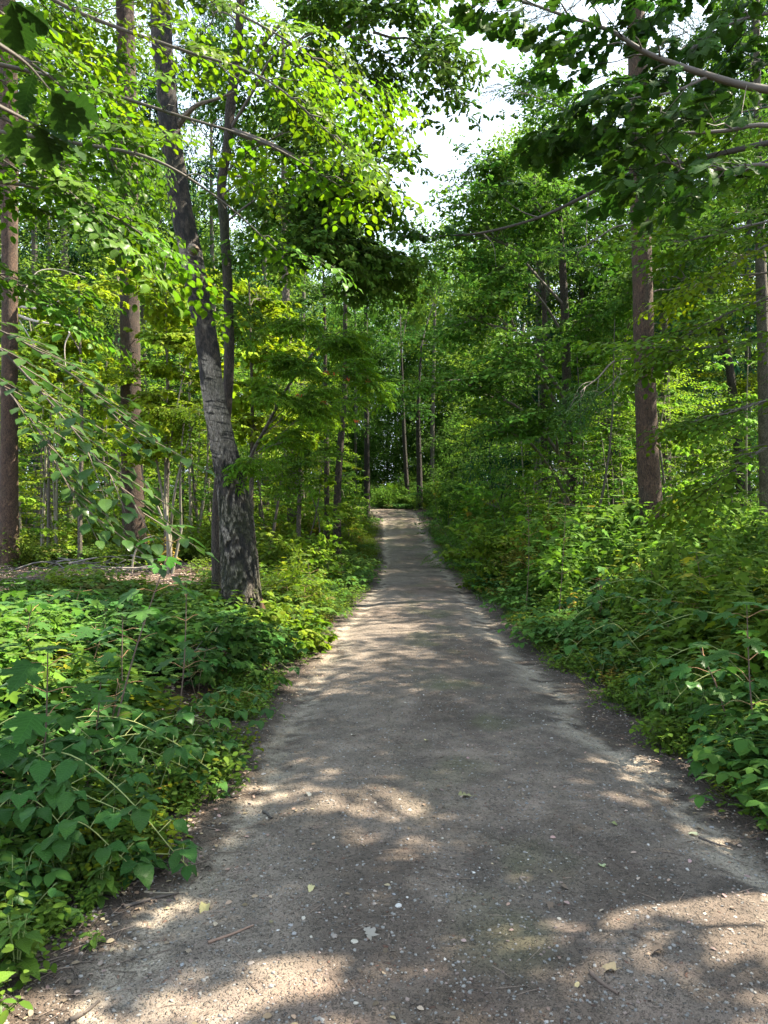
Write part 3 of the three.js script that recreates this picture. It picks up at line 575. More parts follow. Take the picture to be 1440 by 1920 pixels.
spruce('spruce_tree', 'brown spruce trunk cut by the picture edge behind hanging beech branches, one flank sunlit', [[16, 1064, 38], [17, 900, 32], [18, 700, 29], [18, 480, 28], [16, 250, 35], [12, -100, 30]], 17, 27, null, { crownFrom: 14,
  extra: (o, own) => {
    const g0 = o.position;
    for (const [pts, r] of [[[[36, 575, 17], [70, 578, 16.8], [95, 572, 16.6], [111, 564, 16.5]], 0.03], [[[36, 592, 17], [62, 601, 16.7], [95, 607, 16.4], [118, 612, 16.2], [131, 625, 16]], 0.032], [[[131, 625, 16], [122, 645, 16], [123, 690, 16]], 0.016], [[[36, 600, 17], [60, 640, 16.9], [76, 668, 16.8], [84, 700, 16.8]], 0.014], [[[38, 560, 17], [70, 510, 17.2], [110, 505, 17.4], [160, 520, 17.5]], 0.014]]) {
      const c = bend(pts.map((p) => at(...p).sub(g0)), 12); new MB().tube(c, c.map((_, k) => r * (1 - 0.05 * k)), 7, [0.4, 0.35, 0.29]).build('dead_branch', M.twig, o);
    }
  } });
spruce('spruce_tree', 'reddish spruce trunk rising out of the dense shrub bank beside the path', [[1228, 1100, 50], [1226, 1010, 45], [1216, 880, 41], [1209, 700, 38], [1204, 500, 36], [1199, 300, 37], [1196, 150, 35], [1192, 0, 32], [1188, -250, 28]], 14, 24, null, { crownFrom: 11.5, reach: 2.2, stubs: 34,
  extra: (o, own) => {
    const g0 = o.position, list = [], lb = { br: 0.02, sc: 0.85, plane: true, arch: 0.06 };
    for (const [f, t, n] of [[[1190, 672, 13.9], [1060, 775, 12.6], 26], [[1192, 690, 13.9], [1120, 742, 12.9], 16], [[1185, 300, 14], [1060, 262, 13.2], 22], [[1186, 290, 14], [960, 168, 13], 26], [[1186, 420, 14], [1080, 480, 14.4], 16], [[1200, 560, 14], [1330, 540, 14.4], 18], [[1200, 520, 14], [1290, 500, 15], 16], [[1196, 120, 14], [1290, 60, 14.6], 20], [[1196, 180, 14], [1330, 150, 15], 20]])
      bough(o, at(...f).sub(g0), at(...t).sub(g0), [0.5, 0.12, 0.4], n, list, lb);
    crown(o, 'needle', M.needle, list, [1.1, 1.25, 0.9]);
  } });
// dark slender oak behind the birch, its boughs reaching over the path
seed = 120;
const overPath = [
  [560, 430, 10, 0.55, 0.5, 0.6, 40, { from: [428, 330, 10.4] }], [690, 330, 9.8, 0.7, 0.5, 0.7, 84, { from: [434, 244, 10.5], arch: -0.05, br: 0.045 }],
  [640, 470, 10, 0.75, 0.5, 0.7, 84, { from: [530, 320, 10.2] }], [570, 250, 10.4, 0.6, 0.5, 0.6, 60], [590, 360, 10.8, 0.6, 0.5, 0.6, 50], [725, 500, 10.4, 0.4, 0.35, 0.4, 36, { from: [600, 430, 10.2] }],
  [500, 160, 11, 0.8, 0.6, 0.8, 50], [620, 50, 9.5, 0.65, 0.5, 0.6, 46], [755, 40, 9, 0.4, 0.3, 0.4, 34, { from: [640, 60, 9.5], br: 0.02 }], [835, 130, 8.8, 0.26, 0.28, 0.3, 24, { from: [700, 60, 9.2], br: 0.018 }], [700, 110, 9, 0.38, 0.3, 0.4, 30, { from: [660, 70, 9.4], br: 0.018 }],
  [560, -60, 10.5, 1.0, 0.7, 0.9, 60], [700, -60, 9.5, 0.7, 0.4, 0.6, 34], [380, 60, 11.5, 0.8, 0.7, 0.8, 40], [430, 560, 11, 0.5, 0.5, 0.5, 18], [470, 360, 11.3, 0.6, 0.6, 0.6, 34],
  [830, 190, 9, 0.1, 0.08, 0.1, 6, { from: [820, 140, 8.9], br: 0.01 }],
];
buildTree({ name: 'oak_tree', label: 'slender dark oak close behind the birch with boughs hanging over the path', d: 10.5,
  trunk: [[410, 1100, 27], [409, 960, 23], [420, 820, 20], [429, 700, 19], [428, 560, 18], [420, 420, 17], [415, 350, 17], [426, 280, 17], [432, 200, 18], [446, 90, 17], [452, -60, 14], [440, -300, 8]],
  bark: { tone: barkTone.dark, sides: 20, step: 0.08, rough: 0.1, flare: 0.15 }, spray: 'oak', mat: M.oak, hue: [1.2, 1.15, 1], boughs: overPath });
// spreading oak on the bank, in the middle of the right side
seed = 130;
buildTree({ name: 'oak_tree', label: 'spreading oak with a mossy forked trunk behind the shrub bank, sunlit in its top', d: 20,
  trunk: [[1076, 960, 20], [1072, 880, 18], [1064, 800, 17], [1062, 690, 17], [1058, 560, 15], [1050, 430, 12], [1042, 320, 9], [1036, 210, 5]],
  bark: { tone: barkTone.dark, sides: 16, step: 0.1, rough: 0.14 }, spray: 'oak', mat: M.oak, hue: [1.3, 1.35, 1], limb: { sc: 1.25 },
  boughs: [[1000, 250, 19.5, 1.3, 1.0, 1.2, 60], [930, 330, 19, 1.3, 0.9, 1.2, 70], [1080, 260, 20, 1.1, 1, 1, 50], [880, 430, 18.5, 1.2, 0.9, 1.2, 70], [1000, 380, 19, 1.3, 1, 1.2, 60], [930, 500, 18, 1.3, 0.8, 1.2, 70], [1100, 420, 20, 1.1, 0.9, 1, 44], [870, 590, 17.6, 1.2, 0.8, 1, 66], [1110, 590, 19, 1.1, 0.8, 1, 44],
    [950, 660, 17, 1.2, 0.7, 1, 60], [870, 720, 17, 1.0, 0.7, 1, 54], [1000, 790, 17, 0.8, 0.5, 0.8, 34], [930, 800, 16.8, 0.8, 0.5, 0.8, 34], [1130, 720, 19, 0.8, 0.6, 0.8, 24], [1020, 170, 19.6, 0.7, 0.6, 0.7, 30], [1100, 330, 20, 1, 0.8, 1, 30]] });
// slender companions
const slim = (label, trunk, d, boughs, extra = {}) => buildTree({ name: 'slim_tree', label, d, trunk, bark: { tone: extra.tone ?? barkTone.dark, sides: 12, step: 0.15, rough: 0.12, flare: 0.2 }, spray: extra.spray ?? 'oak', mat: extra.mat ?? M.oak, hue: extra.hue ?? [1, 1.05, 0.9], limb: { sc: 1.25 }, boughs });
seed = 140;
slim('slim dark trunk behind the shrub bank, just beside the spreading oak', [[1020, 950, 12], [1021, 900, 11], [1018, 760, 10], [1020, 560, 9], [1005, 400, 6], [1000, 300, 4]], 22, [[980, 480, 21, 1.2, 0.9, 1, 40], [1040, 400, 22, 1.1, 0.9, 1, 40], [960, 720, 21, 1, 0.7, 1, 34]]);
slim('crooked trunk leaning behind the spreading oak toward the spruce', [[1150, 960, 22], [1146, 880, 20], [1138, 800, 18], [1120, 720, 14], [1104, 640, 11], [1092, 560, 9], [1080, 470, 6]], 25, [[1190, 532, 19.5, 1.2, 0.7, 1.2, 44], [1090, 655, 21.5, 1.1, 0.6, 1.2, 40], [1096, 600, 23, 1.2, 0.7, 1.2, 46], [1075, 560, 26, 1.4, 0.8, 1.4, 50], [1050, 640, 29, 1.5, 0.9, 1.5, 50], [1120, 500, 25, 1.3, 1, 1, 46], [1160, 640, 25, 1.2, 0.8, 1, 36], [1080, 640, 25, 1, 0.8, 1, 30]]);
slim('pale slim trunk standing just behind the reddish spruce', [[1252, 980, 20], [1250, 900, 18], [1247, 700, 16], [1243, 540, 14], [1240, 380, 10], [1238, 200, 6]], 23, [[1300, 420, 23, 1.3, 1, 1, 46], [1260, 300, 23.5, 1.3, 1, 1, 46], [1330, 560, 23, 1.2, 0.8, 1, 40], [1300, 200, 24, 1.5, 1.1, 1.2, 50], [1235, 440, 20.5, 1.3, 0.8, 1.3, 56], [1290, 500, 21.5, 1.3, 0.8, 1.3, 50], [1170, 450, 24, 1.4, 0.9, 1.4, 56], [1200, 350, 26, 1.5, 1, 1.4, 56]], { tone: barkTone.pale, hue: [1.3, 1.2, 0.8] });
slim('grey trunk at the very edge beyond the fanned beech leaves', [[1438, 960, 26], [1434, 800, 23], [1430, 600, 21], [1426, 480, 19], [1420, 200, 14], [1418, -200, 7]], 18, [[1400, 60, 18, 1.4, 1, 1.2, 50], [1360, 260, 18.5, 1.2, 0.9, 1, 40], [1450, 300, 18, 1.2, 0.9, 1, 30]], { tone: barkTone.pale, hue: [1.25, 1.2, 0.8] });
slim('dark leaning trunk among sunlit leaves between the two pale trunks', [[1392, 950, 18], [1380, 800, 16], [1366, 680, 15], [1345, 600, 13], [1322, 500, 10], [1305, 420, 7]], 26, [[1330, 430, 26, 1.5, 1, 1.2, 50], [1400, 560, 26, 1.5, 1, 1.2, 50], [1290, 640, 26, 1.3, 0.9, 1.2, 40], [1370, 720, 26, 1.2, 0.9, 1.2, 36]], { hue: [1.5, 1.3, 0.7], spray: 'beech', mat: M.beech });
slim('thin dark trunk of the pair behind the roadside weeds, the slimmer one', [[613, 960, 10], [612, 860, 9], [610, 740, 8], [609, 620, 6], [606, 500, 4]], 22, [[590, 560, 22, 1.2, 0.8, 1, 40], [640, 640, 22, 1, 0.7, 1, 36], [600, 430, 22, 1.1, 0.9, 1, 40]], { hue: [1, 1, 0.9] });
slim('dark forked trunk of the pair behind the roadside weeds, the thicker one', [[632, 985, 15], [634, 900, 13], [641, 800, 12], [648, 700, 10], [647, 590, 8], [650, 440, 5]], 21, [[680, 560, 21, 1.1, 0.8, 1, 44], [640, 480, 21, 1.1, 0.8, 1, 40], [690, 690, 20.5, 0.8, 0.6, 0.8, 30], [650, 380, 21.5, 1.2, 0.8, 1, 40]], { hue: [0.9, 1, 0.95] });
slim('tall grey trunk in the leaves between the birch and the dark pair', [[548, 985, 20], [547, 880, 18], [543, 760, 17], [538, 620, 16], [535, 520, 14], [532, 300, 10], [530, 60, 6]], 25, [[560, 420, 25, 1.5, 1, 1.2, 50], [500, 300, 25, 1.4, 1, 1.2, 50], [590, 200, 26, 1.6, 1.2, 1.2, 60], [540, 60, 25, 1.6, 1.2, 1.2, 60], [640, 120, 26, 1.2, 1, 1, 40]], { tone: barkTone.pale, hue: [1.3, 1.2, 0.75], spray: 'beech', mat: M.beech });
slim('straight dark trunk at the far end of the path, a little before its bend', [[688, 960, 12], [688, 880, 11], [687, 760, 9], [686, 600, 7], [684, 480, 4]], 38, [[690, 640, 38, 2, 1.4, 1.6, 50], [660, 520, 38, 2, 1.4, 1.6, 50], [710, 520, 38, 1.7, 1.3, 1.6, 40], [720, 760, 37, 1.2, 1, 1.2, 34]], { tone: (t, a, P) => barkTone.dark(t, a, P).map((v) => v * 0.45), hue: [0.85, 1, 1] });  // bark of the three path-end trunks darkened to read as shaded
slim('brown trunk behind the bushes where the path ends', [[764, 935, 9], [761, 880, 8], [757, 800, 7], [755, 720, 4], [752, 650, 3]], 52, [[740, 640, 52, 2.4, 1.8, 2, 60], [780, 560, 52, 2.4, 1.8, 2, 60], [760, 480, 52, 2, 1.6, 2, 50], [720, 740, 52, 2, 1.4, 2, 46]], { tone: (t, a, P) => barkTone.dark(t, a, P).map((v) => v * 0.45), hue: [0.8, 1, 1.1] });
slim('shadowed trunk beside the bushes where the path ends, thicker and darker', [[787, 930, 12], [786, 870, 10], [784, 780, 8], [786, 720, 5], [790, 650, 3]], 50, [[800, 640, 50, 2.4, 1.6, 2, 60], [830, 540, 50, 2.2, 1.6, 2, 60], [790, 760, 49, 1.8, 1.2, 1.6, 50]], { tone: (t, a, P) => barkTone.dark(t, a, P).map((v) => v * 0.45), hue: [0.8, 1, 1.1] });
// maple and beech understorey by the birch; maple hues carry painted sunlight
seed = 150;
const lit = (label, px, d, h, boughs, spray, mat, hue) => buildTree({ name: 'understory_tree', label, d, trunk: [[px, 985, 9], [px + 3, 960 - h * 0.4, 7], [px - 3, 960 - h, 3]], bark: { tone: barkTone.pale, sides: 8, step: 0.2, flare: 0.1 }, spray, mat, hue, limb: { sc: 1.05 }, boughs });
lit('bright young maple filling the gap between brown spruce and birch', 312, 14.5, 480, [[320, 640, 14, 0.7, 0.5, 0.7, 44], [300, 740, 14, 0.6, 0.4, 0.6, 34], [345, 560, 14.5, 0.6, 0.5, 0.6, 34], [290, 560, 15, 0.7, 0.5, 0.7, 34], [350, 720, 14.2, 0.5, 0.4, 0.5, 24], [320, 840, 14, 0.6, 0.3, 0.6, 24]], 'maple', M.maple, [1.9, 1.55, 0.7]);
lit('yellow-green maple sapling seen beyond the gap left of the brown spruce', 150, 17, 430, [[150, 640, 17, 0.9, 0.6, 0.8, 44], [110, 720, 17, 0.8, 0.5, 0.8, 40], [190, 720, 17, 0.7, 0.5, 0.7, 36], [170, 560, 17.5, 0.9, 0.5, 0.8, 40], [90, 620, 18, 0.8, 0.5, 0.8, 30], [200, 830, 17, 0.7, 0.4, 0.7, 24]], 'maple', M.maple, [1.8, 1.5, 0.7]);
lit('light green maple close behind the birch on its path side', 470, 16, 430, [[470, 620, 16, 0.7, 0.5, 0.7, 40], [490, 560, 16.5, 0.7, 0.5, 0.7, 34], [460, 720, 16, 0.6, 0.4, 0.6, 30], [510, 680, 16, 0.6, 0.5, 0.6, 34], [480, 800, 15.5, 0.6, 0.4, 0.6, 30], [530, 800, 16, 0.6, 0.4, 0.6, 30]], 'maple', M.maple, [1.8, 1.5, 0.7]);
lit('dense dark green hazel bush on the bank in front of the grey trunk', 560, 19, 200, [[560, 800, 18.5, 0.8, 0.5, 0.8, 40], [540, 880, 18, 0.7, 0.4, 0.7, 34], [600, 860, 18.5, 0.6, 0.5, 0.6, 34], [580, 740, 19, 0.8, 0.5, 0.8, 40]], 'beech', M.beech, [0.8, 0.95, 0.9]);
// rowan with red berries
seed = 160;
buildTree({ name: 'rowan_tree', label: 'young rowan with feathery leaves and red berries leaning from the birch toward the path', d: 10,
  trunk: [[450, 1010, 9], [462, 880, 7], [505, 790, 6], [556, 700, 5], [600, 650, 3], [640, 620, 2]], bark: { tone: barkTone.pale, sides: 8, step: 0.1, flare: 0 }, spray: 'rowan', mat: M.rowan, hue: [1.1, 1.1, 0.8], limb: { sc: 1.2, plane: true, br: 0.008 },
  boughs: [[560, 690, 9.8, 0.5, 0.25, 0.4, 33], [630, 650, 9.8, 0.45, 0.3, 0.4, 33], [680, 700, 9.6, 0.3, 0.25, 0.3, 22], [520, 740, 9.6, 0.4, 0.25, 0.4, 24], [600, 760, 9.8, 0.4, 0.25, 0.4, 22], [560, 610, 10, 0.4, 0.25, 0.4, 19], [480, 860, 9.4, 0.3, 0.25, 0.3, 14], [530, 830, 9.6, 0.3, 0.2, 0.3, 13], [660, 760, 9.7, 0.25, 0.2, 0.2, 11]],
  more: [(o, own, g0) => { for (const [x, y] of [[648, 688], [652, 712], [668, 790], [630, 702], [605, 756], [690, 716], [612, 700], [560, 742]]) { const b = new MB(), p = at(x, y, 9.55).sub(g0); for (let k = 0; k < 16; k++) { const q = p.clone().add(V(rr(-0.035, 0.035), rr(-0.018, 0.018), rr(-0.035, 0.035))); b.tube([q, q.clone().add(V(0, 0.004, 0)), q.clone().add(V(0, 0.008, 0)), q.clone().add(V(0, 0.011, 0))], [0.002, 0.0055, 0.005, 0.001], 6, [0.55, 0.06 + 0.05 * rnd(), 0.02]); } kindOf(b.build('berry_cluster', M.stone, o), 'stuff'); } }] });
// many-stemmed hazel
{
  seed = 165; const g0 = at(316, 1060, 14); g0.y = groundY(g0.x, g0.z) - 0.05;
  const o = thing('hazel_bush', 'many-stemmed pale hazel with thin forked stems between brown spruce and birch', 'bush', g0), list = [];
  for (const pts of [[[316, 1010], [300, 900], [282, 800], [272, 700]], [[316, 1010], [310, 900], [325, 800], [345, 700], [370, 620]], [[318, 1010], [330, 910], [352, 830], [372, 770]], [[314, 1010], [310, 880], [314, 700], [311, 540]], [[340, 1010], [338, 900], [342, 820], [350, 760]], [[318, 1010], [300, 960], [270, 900], [262, 840]]]) {
    const c = bend(pts.map(([x, y]) => at(x, y, 14 + rr(-0.2, 0.2)).sub(g0)), 20); c[0].set(rr(-0.08, 0.08), 0, rr(-0.08, 0.08)); new MB().tube(c, c.map((_, k) => 0.028 * (1 - 0.038 * k)), 7, (t, a, P) => { const k = 0.7 + 0.6 * noise(P.x * 20, P.y * 12, P.z * 20); return [0.15 * k, 0.135 * k, 0.1 * k]; }).build('stem', M.twig, o);
    const e = c[c.length - 1]; bough(o, c[14], e, [0.45, 0.3, 0.45], 22, list, { br: 0.008, sc: 0.9, plane: true });
  }
  crown(o, 'beech', M.beech, list, [1.2, 1.15, 0.8]);
}

// ---------------------------------------------------------------- branches that hang into the view from trees beside it
const leafGeo = (shape) => { const b = new MB(); b.leaf(shape, new THREE.Matrix4(), [1, 1, 1]); return b.geo(); };
const LEAF = { beech: leafGeo(SH.beech), oak: leafGeo(SH.oak), maple: leafGeo(SH.maple), bramble: leafGeo(SH.bramble), nettle: leafGeo(SH.nettle), oval: leafGeo(SH.oval), lance: leafGeo(SH.lance) };
// six tones of a leaf material, so that single leaves differ
function tones(m, k = 0.22) { return [0, 1, 2, 3, 4, 5].map((i) => { const c = m.clone(), v = 1 + k * (i / 2.5 - 1), w = i % 2 ? 0.08 : -0.06; c.color = rgb(m.color.r * v * (1 + w), m.color.g * v, m.color.b * v * (1 - w)); return c; }); }
const TONE = { beech: tones(M.beechNear), oak: tones(M.oakNear), maple: tones(M.mapleNear), bramble: tones(M.brambleNear), herb: tones(M.herbNear) };
const counts = new Map();
function oneLeaf(parent, geo, mats, pos, dir, up, s, wk = 1) {
  const n = (counts.get(parent) ?? 0) + 1; counts.set(parent, n);
  const o = shadows(new THREE.Mesh(geo, pick(mats))); o.name = 'leaf';
  basis(pos, dir, up, V(s, s, s * wk), o.matrix); o.matrix.decompose(o.position, o.quaternion, o.scale); parent.add(o); return o;
}
// a branch through picture points with sprays on both sides
function hangingBranch(o, g0, pts, n, list, { r0 = 0.016, sc = 1, tone = [0.1, 0.085, 0.07], from = 0.25, side = 0.35, mat = M.twig, drop = 0.12, spread = [25, 60] } = {}) {
  const c = bend(pts.map((p) => at(...p).sub(g0)), 30), cc = new THREE.CatmullRomCurve3(c), b = new MB();
  b.tube(c, c.map((_, k) => r0 * (1 - 0.85 * k / 30)), 7, (t, a, P) => { const k = 0.7 + 0.6 * noise(P.x * 40, P.y * 40, P.z * 40); return [tone[0] * k, tone[1] * k, tone[2] * k]; });
  for (let k = 0; k < n; k++) {
    const t = from + (1 - from) * (k + rnd() * 0.6) / n, p = cc.getPoint(Math.min(1, t)), g = cc.getTangent(Math.min(1, t)); if (t >= 0.985) { list.push({ p, dir: g, s: sc }); continue; }
    const s = k % 2 ? 1 : -1, dir = around(g, s * rr(...spread)); dir.y = dir.y * 0.6 + rr(-drop - 0.12, 0.12 - drop * 0.3); dir.normalize();
    const L = side * rr(0.1, 1) * (1 - 0.5 * t), q = p.clone().addScaledVector(dir, L);
    if (L > 0.06) b.tube([p, p.clone().lerp(q, 0.5).add(V(0, 0.02, 0)), q], [0.005, 0.004, 0.003], 4, tone);
    list.push({ p: q, dir, s: sc * rr(0.75, 1.15) });
  }
  b.build('branch', mat, o);
}
// leaf by leaf: a twig of single leaves, alternate
function leafTwig(o, start, dir, L, { geo, mats, leaf = 0.07, gap = 0.045, droop = 0.2, wk = 1, jitter = 0.4, ang = 50, max = 300, parent = o, twigMesh, level = 1 }) {
  const pts = []; for (let k = 0; k <= 6; k++) { const t = k / 6; pts.push(start.clone().addScaledVector(dir, t * L).add(V(0, -droop * t * t * L, 0))); }
  const c = new THREE.CatmullRomCurve3(pts), N = Math.max(2, Math.round(L / gap));
  twigMesh?.tube(pts, pts.map((_, k) => 0.0028 * (1 - 0.11 * k)), 4, [0.11, 0.085, 0.06]);
  for (let k = 1; k <= N; k++) {
    if ((counts.get(parent) ?? 0) >= max) return c;
    const t = k / N, p = c.getPoint(t), g = c.getTangent(t), s = k % 2 ? 1 : -1, ld = around(g, k === N ? rr(-12, 12) : s * rr(ang - 12, ang + 12)); ld.y = ld.y * level + rr(-0.3, 0.15) * jitter * 2;
    oneLeaf(parent, geo, mats, p.addScaledVector(ld, leaf * 0.12), ld, V(rr(-1, 1) * jitter, 1, rr(-1, 1) * jitter), leaf * rr(0.7, 1.15), wk);
  }
  return c;
}
seed = 201;
{ // beech at the left
  const g0 = V(-4.7, 0, -3.3); g0.y = groundY(g0.x, g0.z) - 0.05;
  const o = thing('beech_tree', 'beech whose leafy branches hang down across the spruce and birch trunks, translucent yellow-green on top', 'tree', g0), list = [], dim = [];
  trunkMesh(o, [[V(0, 0, 0), 0.19], [V(0.05, 2, 0), 0.16], [V(0, 5, 0.1), 0.13], [V(-0.1, 9, 0), 0.07], [V(0, 12, 0), 0.02]], { tone: barkTone.pale, sides: 20, step: 0.15, rough: 0.03 });
  // two thin places in its crown (x against y, metres) where fewer sprays grow
  const thin = [[curve([[2.5, -0.83], [3.1, -0.93], [3.7, -1.03], [4.3, -1.09]]), 0.3], [() => -1.27, 0.2]];
  const airy = (l) => l.filter(({ p }) => !thin.some(([f, r]) => Math.abs(f(p.y + g0.y) - p.x - g0.x) < r) || rnd() < 0.4);
  const K = 1.28, far = (pts) => pts.map(([x, y, d]) => [x, y, d * K]), H = (pts, n, op) => hangingBranch(o, g0, far(pts), n, list, op), D = (pts, n, op) => hangingBranch(o, g0, far(pts), Math.round(n * 1.25), dim, op);
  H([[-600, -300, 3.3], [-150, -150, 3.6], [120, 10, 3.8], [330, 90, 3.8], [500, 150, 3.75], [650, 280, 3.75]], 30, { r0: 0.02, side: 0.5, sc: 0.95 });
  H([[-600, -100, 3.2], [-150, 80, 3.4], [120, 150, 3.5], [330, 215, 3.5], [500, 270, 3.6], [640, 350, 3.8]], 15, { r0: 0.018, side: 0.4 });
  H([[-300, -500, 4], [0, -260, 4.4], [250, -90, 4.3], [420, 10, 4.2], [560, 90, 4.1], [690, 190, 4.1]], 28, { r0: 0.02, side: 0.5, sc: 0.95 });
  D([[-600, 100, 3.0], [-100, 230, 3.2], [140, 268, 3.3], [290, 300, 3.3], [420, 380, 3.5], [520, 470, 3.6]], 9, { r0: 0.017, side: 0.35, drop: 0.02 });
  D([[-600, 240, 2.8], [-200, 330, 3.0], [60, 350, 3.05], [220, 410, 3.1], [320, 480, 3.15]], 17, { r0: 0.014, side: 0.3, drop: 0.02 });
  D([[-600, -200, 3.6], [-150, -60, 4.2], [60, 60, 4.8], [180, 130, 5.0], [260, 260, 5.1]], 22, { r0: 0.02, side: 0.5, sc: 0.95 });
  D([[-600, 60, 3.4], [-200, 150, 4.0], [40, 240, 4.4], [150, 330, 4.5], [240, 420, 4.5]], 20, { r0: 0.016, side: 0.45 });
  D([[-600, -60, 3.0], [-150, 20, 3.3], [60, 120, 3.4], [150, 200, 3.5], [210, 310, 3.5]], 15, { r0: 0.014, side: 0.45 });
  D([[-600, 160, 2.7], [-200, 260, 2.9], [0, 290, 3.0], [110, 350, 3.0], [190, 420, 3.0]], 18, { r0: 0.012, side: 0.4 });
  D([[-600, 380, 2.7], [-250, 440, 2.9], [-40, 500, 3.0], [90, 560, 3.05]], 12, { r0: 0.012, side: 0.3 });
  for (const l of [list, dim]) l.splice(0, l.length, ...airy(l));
  // upper boughs added above the picture to shade most of the lower ones
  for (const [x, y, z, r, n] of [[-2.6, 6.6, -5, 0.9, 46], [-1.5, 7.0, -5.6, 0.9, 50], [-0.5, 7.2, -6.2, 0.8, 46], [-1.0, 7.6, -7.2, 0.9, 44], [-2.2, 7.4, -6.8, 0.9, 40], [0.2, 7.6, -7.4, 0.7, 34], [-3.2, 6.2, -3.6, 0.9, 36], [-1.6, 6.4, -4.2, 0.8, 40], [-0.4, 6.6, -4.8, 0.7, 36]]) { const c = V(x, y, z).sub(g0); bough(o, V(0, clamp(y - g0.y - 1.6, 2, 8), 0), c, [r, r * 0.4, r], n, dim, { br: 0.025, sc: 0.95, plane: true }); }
  crown(o, 'beechNear', M.beechNear, list, [1.35, 1.25, 0.8], 0.34);  // sunlit and shaded looks put into two hues of one leaf material
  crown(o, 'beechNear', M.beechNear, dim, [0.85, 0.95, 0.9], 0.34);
  // the two lowest branches leaf by leaf, shade put into their darker leaf and stem colour
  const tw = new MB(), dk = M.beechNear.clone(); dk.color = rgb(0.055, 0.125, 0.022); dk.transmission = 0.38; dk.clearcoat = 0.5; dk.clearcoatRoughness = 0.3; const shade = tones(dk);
  for (const pts of [[[-600, 440, 2.6], [-250, 520, 2.7], [-20, 640, 2.8], [90, 750, 2.8], [190, 870, 2.8], [268, 962, 2.8]], [[-600, 560, 2.8], [-250, 620, 2.9], [-40, 690, 3.0], [60, 790, 3.0], [110, 880, 3.0], [165, 960, 3.0]], [[-600, 480, 2.9], [-200, 560, 3.1], [0, 620, 3.2], [130, 700, 3.2], [235, 800, 3.2]]]) {
    const c = bend(pts.map((p) => at(...p).sub(g0)), 30), cc = new THREE.CatmullRomCurve3(c); tw.tube(c, c.map((_, k) => 0.007 * (1 - 0.03 * k)), 6, [0.05, 0.04, 0.032]);
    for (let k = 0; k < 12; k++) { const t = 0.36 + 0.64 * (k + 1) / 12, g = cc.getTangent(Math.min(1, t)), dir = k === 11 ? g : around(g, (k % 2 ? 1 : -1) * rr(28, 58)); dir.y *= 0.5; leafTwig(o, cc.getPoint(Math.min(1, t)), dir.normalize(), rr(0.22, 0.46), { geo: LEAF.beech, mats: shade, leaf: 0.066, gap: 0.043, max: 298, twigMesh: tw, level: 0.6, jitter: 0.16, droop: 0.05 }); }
  }
  tw.build('branch', M.twig, o);
}
{ // oak close overhead at the left: a few big leaves, out of focus
  seed = 207; const g0 = V(-3.0, 0, 0.3); g0.y = groundY(g0.x, g0.z) - 0.05;
  const nd = M.oakNear.clone(); nd.color = rgb(0.03, 0.075, 0.01); nd.transmission = 0.32; nd.clearcoat = 0.05; const nearDark = tones(nd);
  const o = thing('oak_tree', 'oak with a few large blurred dark leaves close to the camera in the top corner', 'tree', g0), tw = new MB();
  trunkMesh(o, [[V(0, 0, 0), 0.2], [V(0.1, 3, -0.1), 0.16], [V(0, 7, 0), 0.1], [V(0, 10, 0), 0.03]], { sides: 16, step: 0.2 });
  const at2 = (p) => at(...p).sub(g0);
  for (const pts of [[[-900, -700, 1.0], [-300, -120, 1.1], [-40, 60, 1.3], [50, 120, 1.4], [95, 170, 1.45]], [[-900, -600, 1.0], [-300, 40, 1.1], [-60, 170, 1.3], [30, 215, 1.4], [70, 235, 1.45]], [[-900, -800, 1.0], [-300, -300, 1.15], [-60, -60, 1.4], [20, 0, 1.5]]]) {
    const c = bend([V(0, 3.4, 0), ...pts.map(at2)], 30); tw.tube(c, c.map((_, k) => 0.012 * (1 - 0.031 * k)), 6, [0.09, 0.075, 0.06]);
    const e = c[30], g = c[30].clone().sub(c[27]).normalize();
    for (let k = 0; k < 5; k++) { const p = k < 4 ? e.clone() : c[26].clone(), ld = around(g, -60 + k * 32 + rr(-10, 10)); ld.y = rr(-0.75, -0.15); oneLeaf(o, LEAF.oak, nearDark, p, ld.normalize(), V(rr(-0.4, 0.4), 1, rr(-0.4, 0.6)), rr(0.07, 0.1)); }
  }
  tw.build('branch', M.twig, o);
}
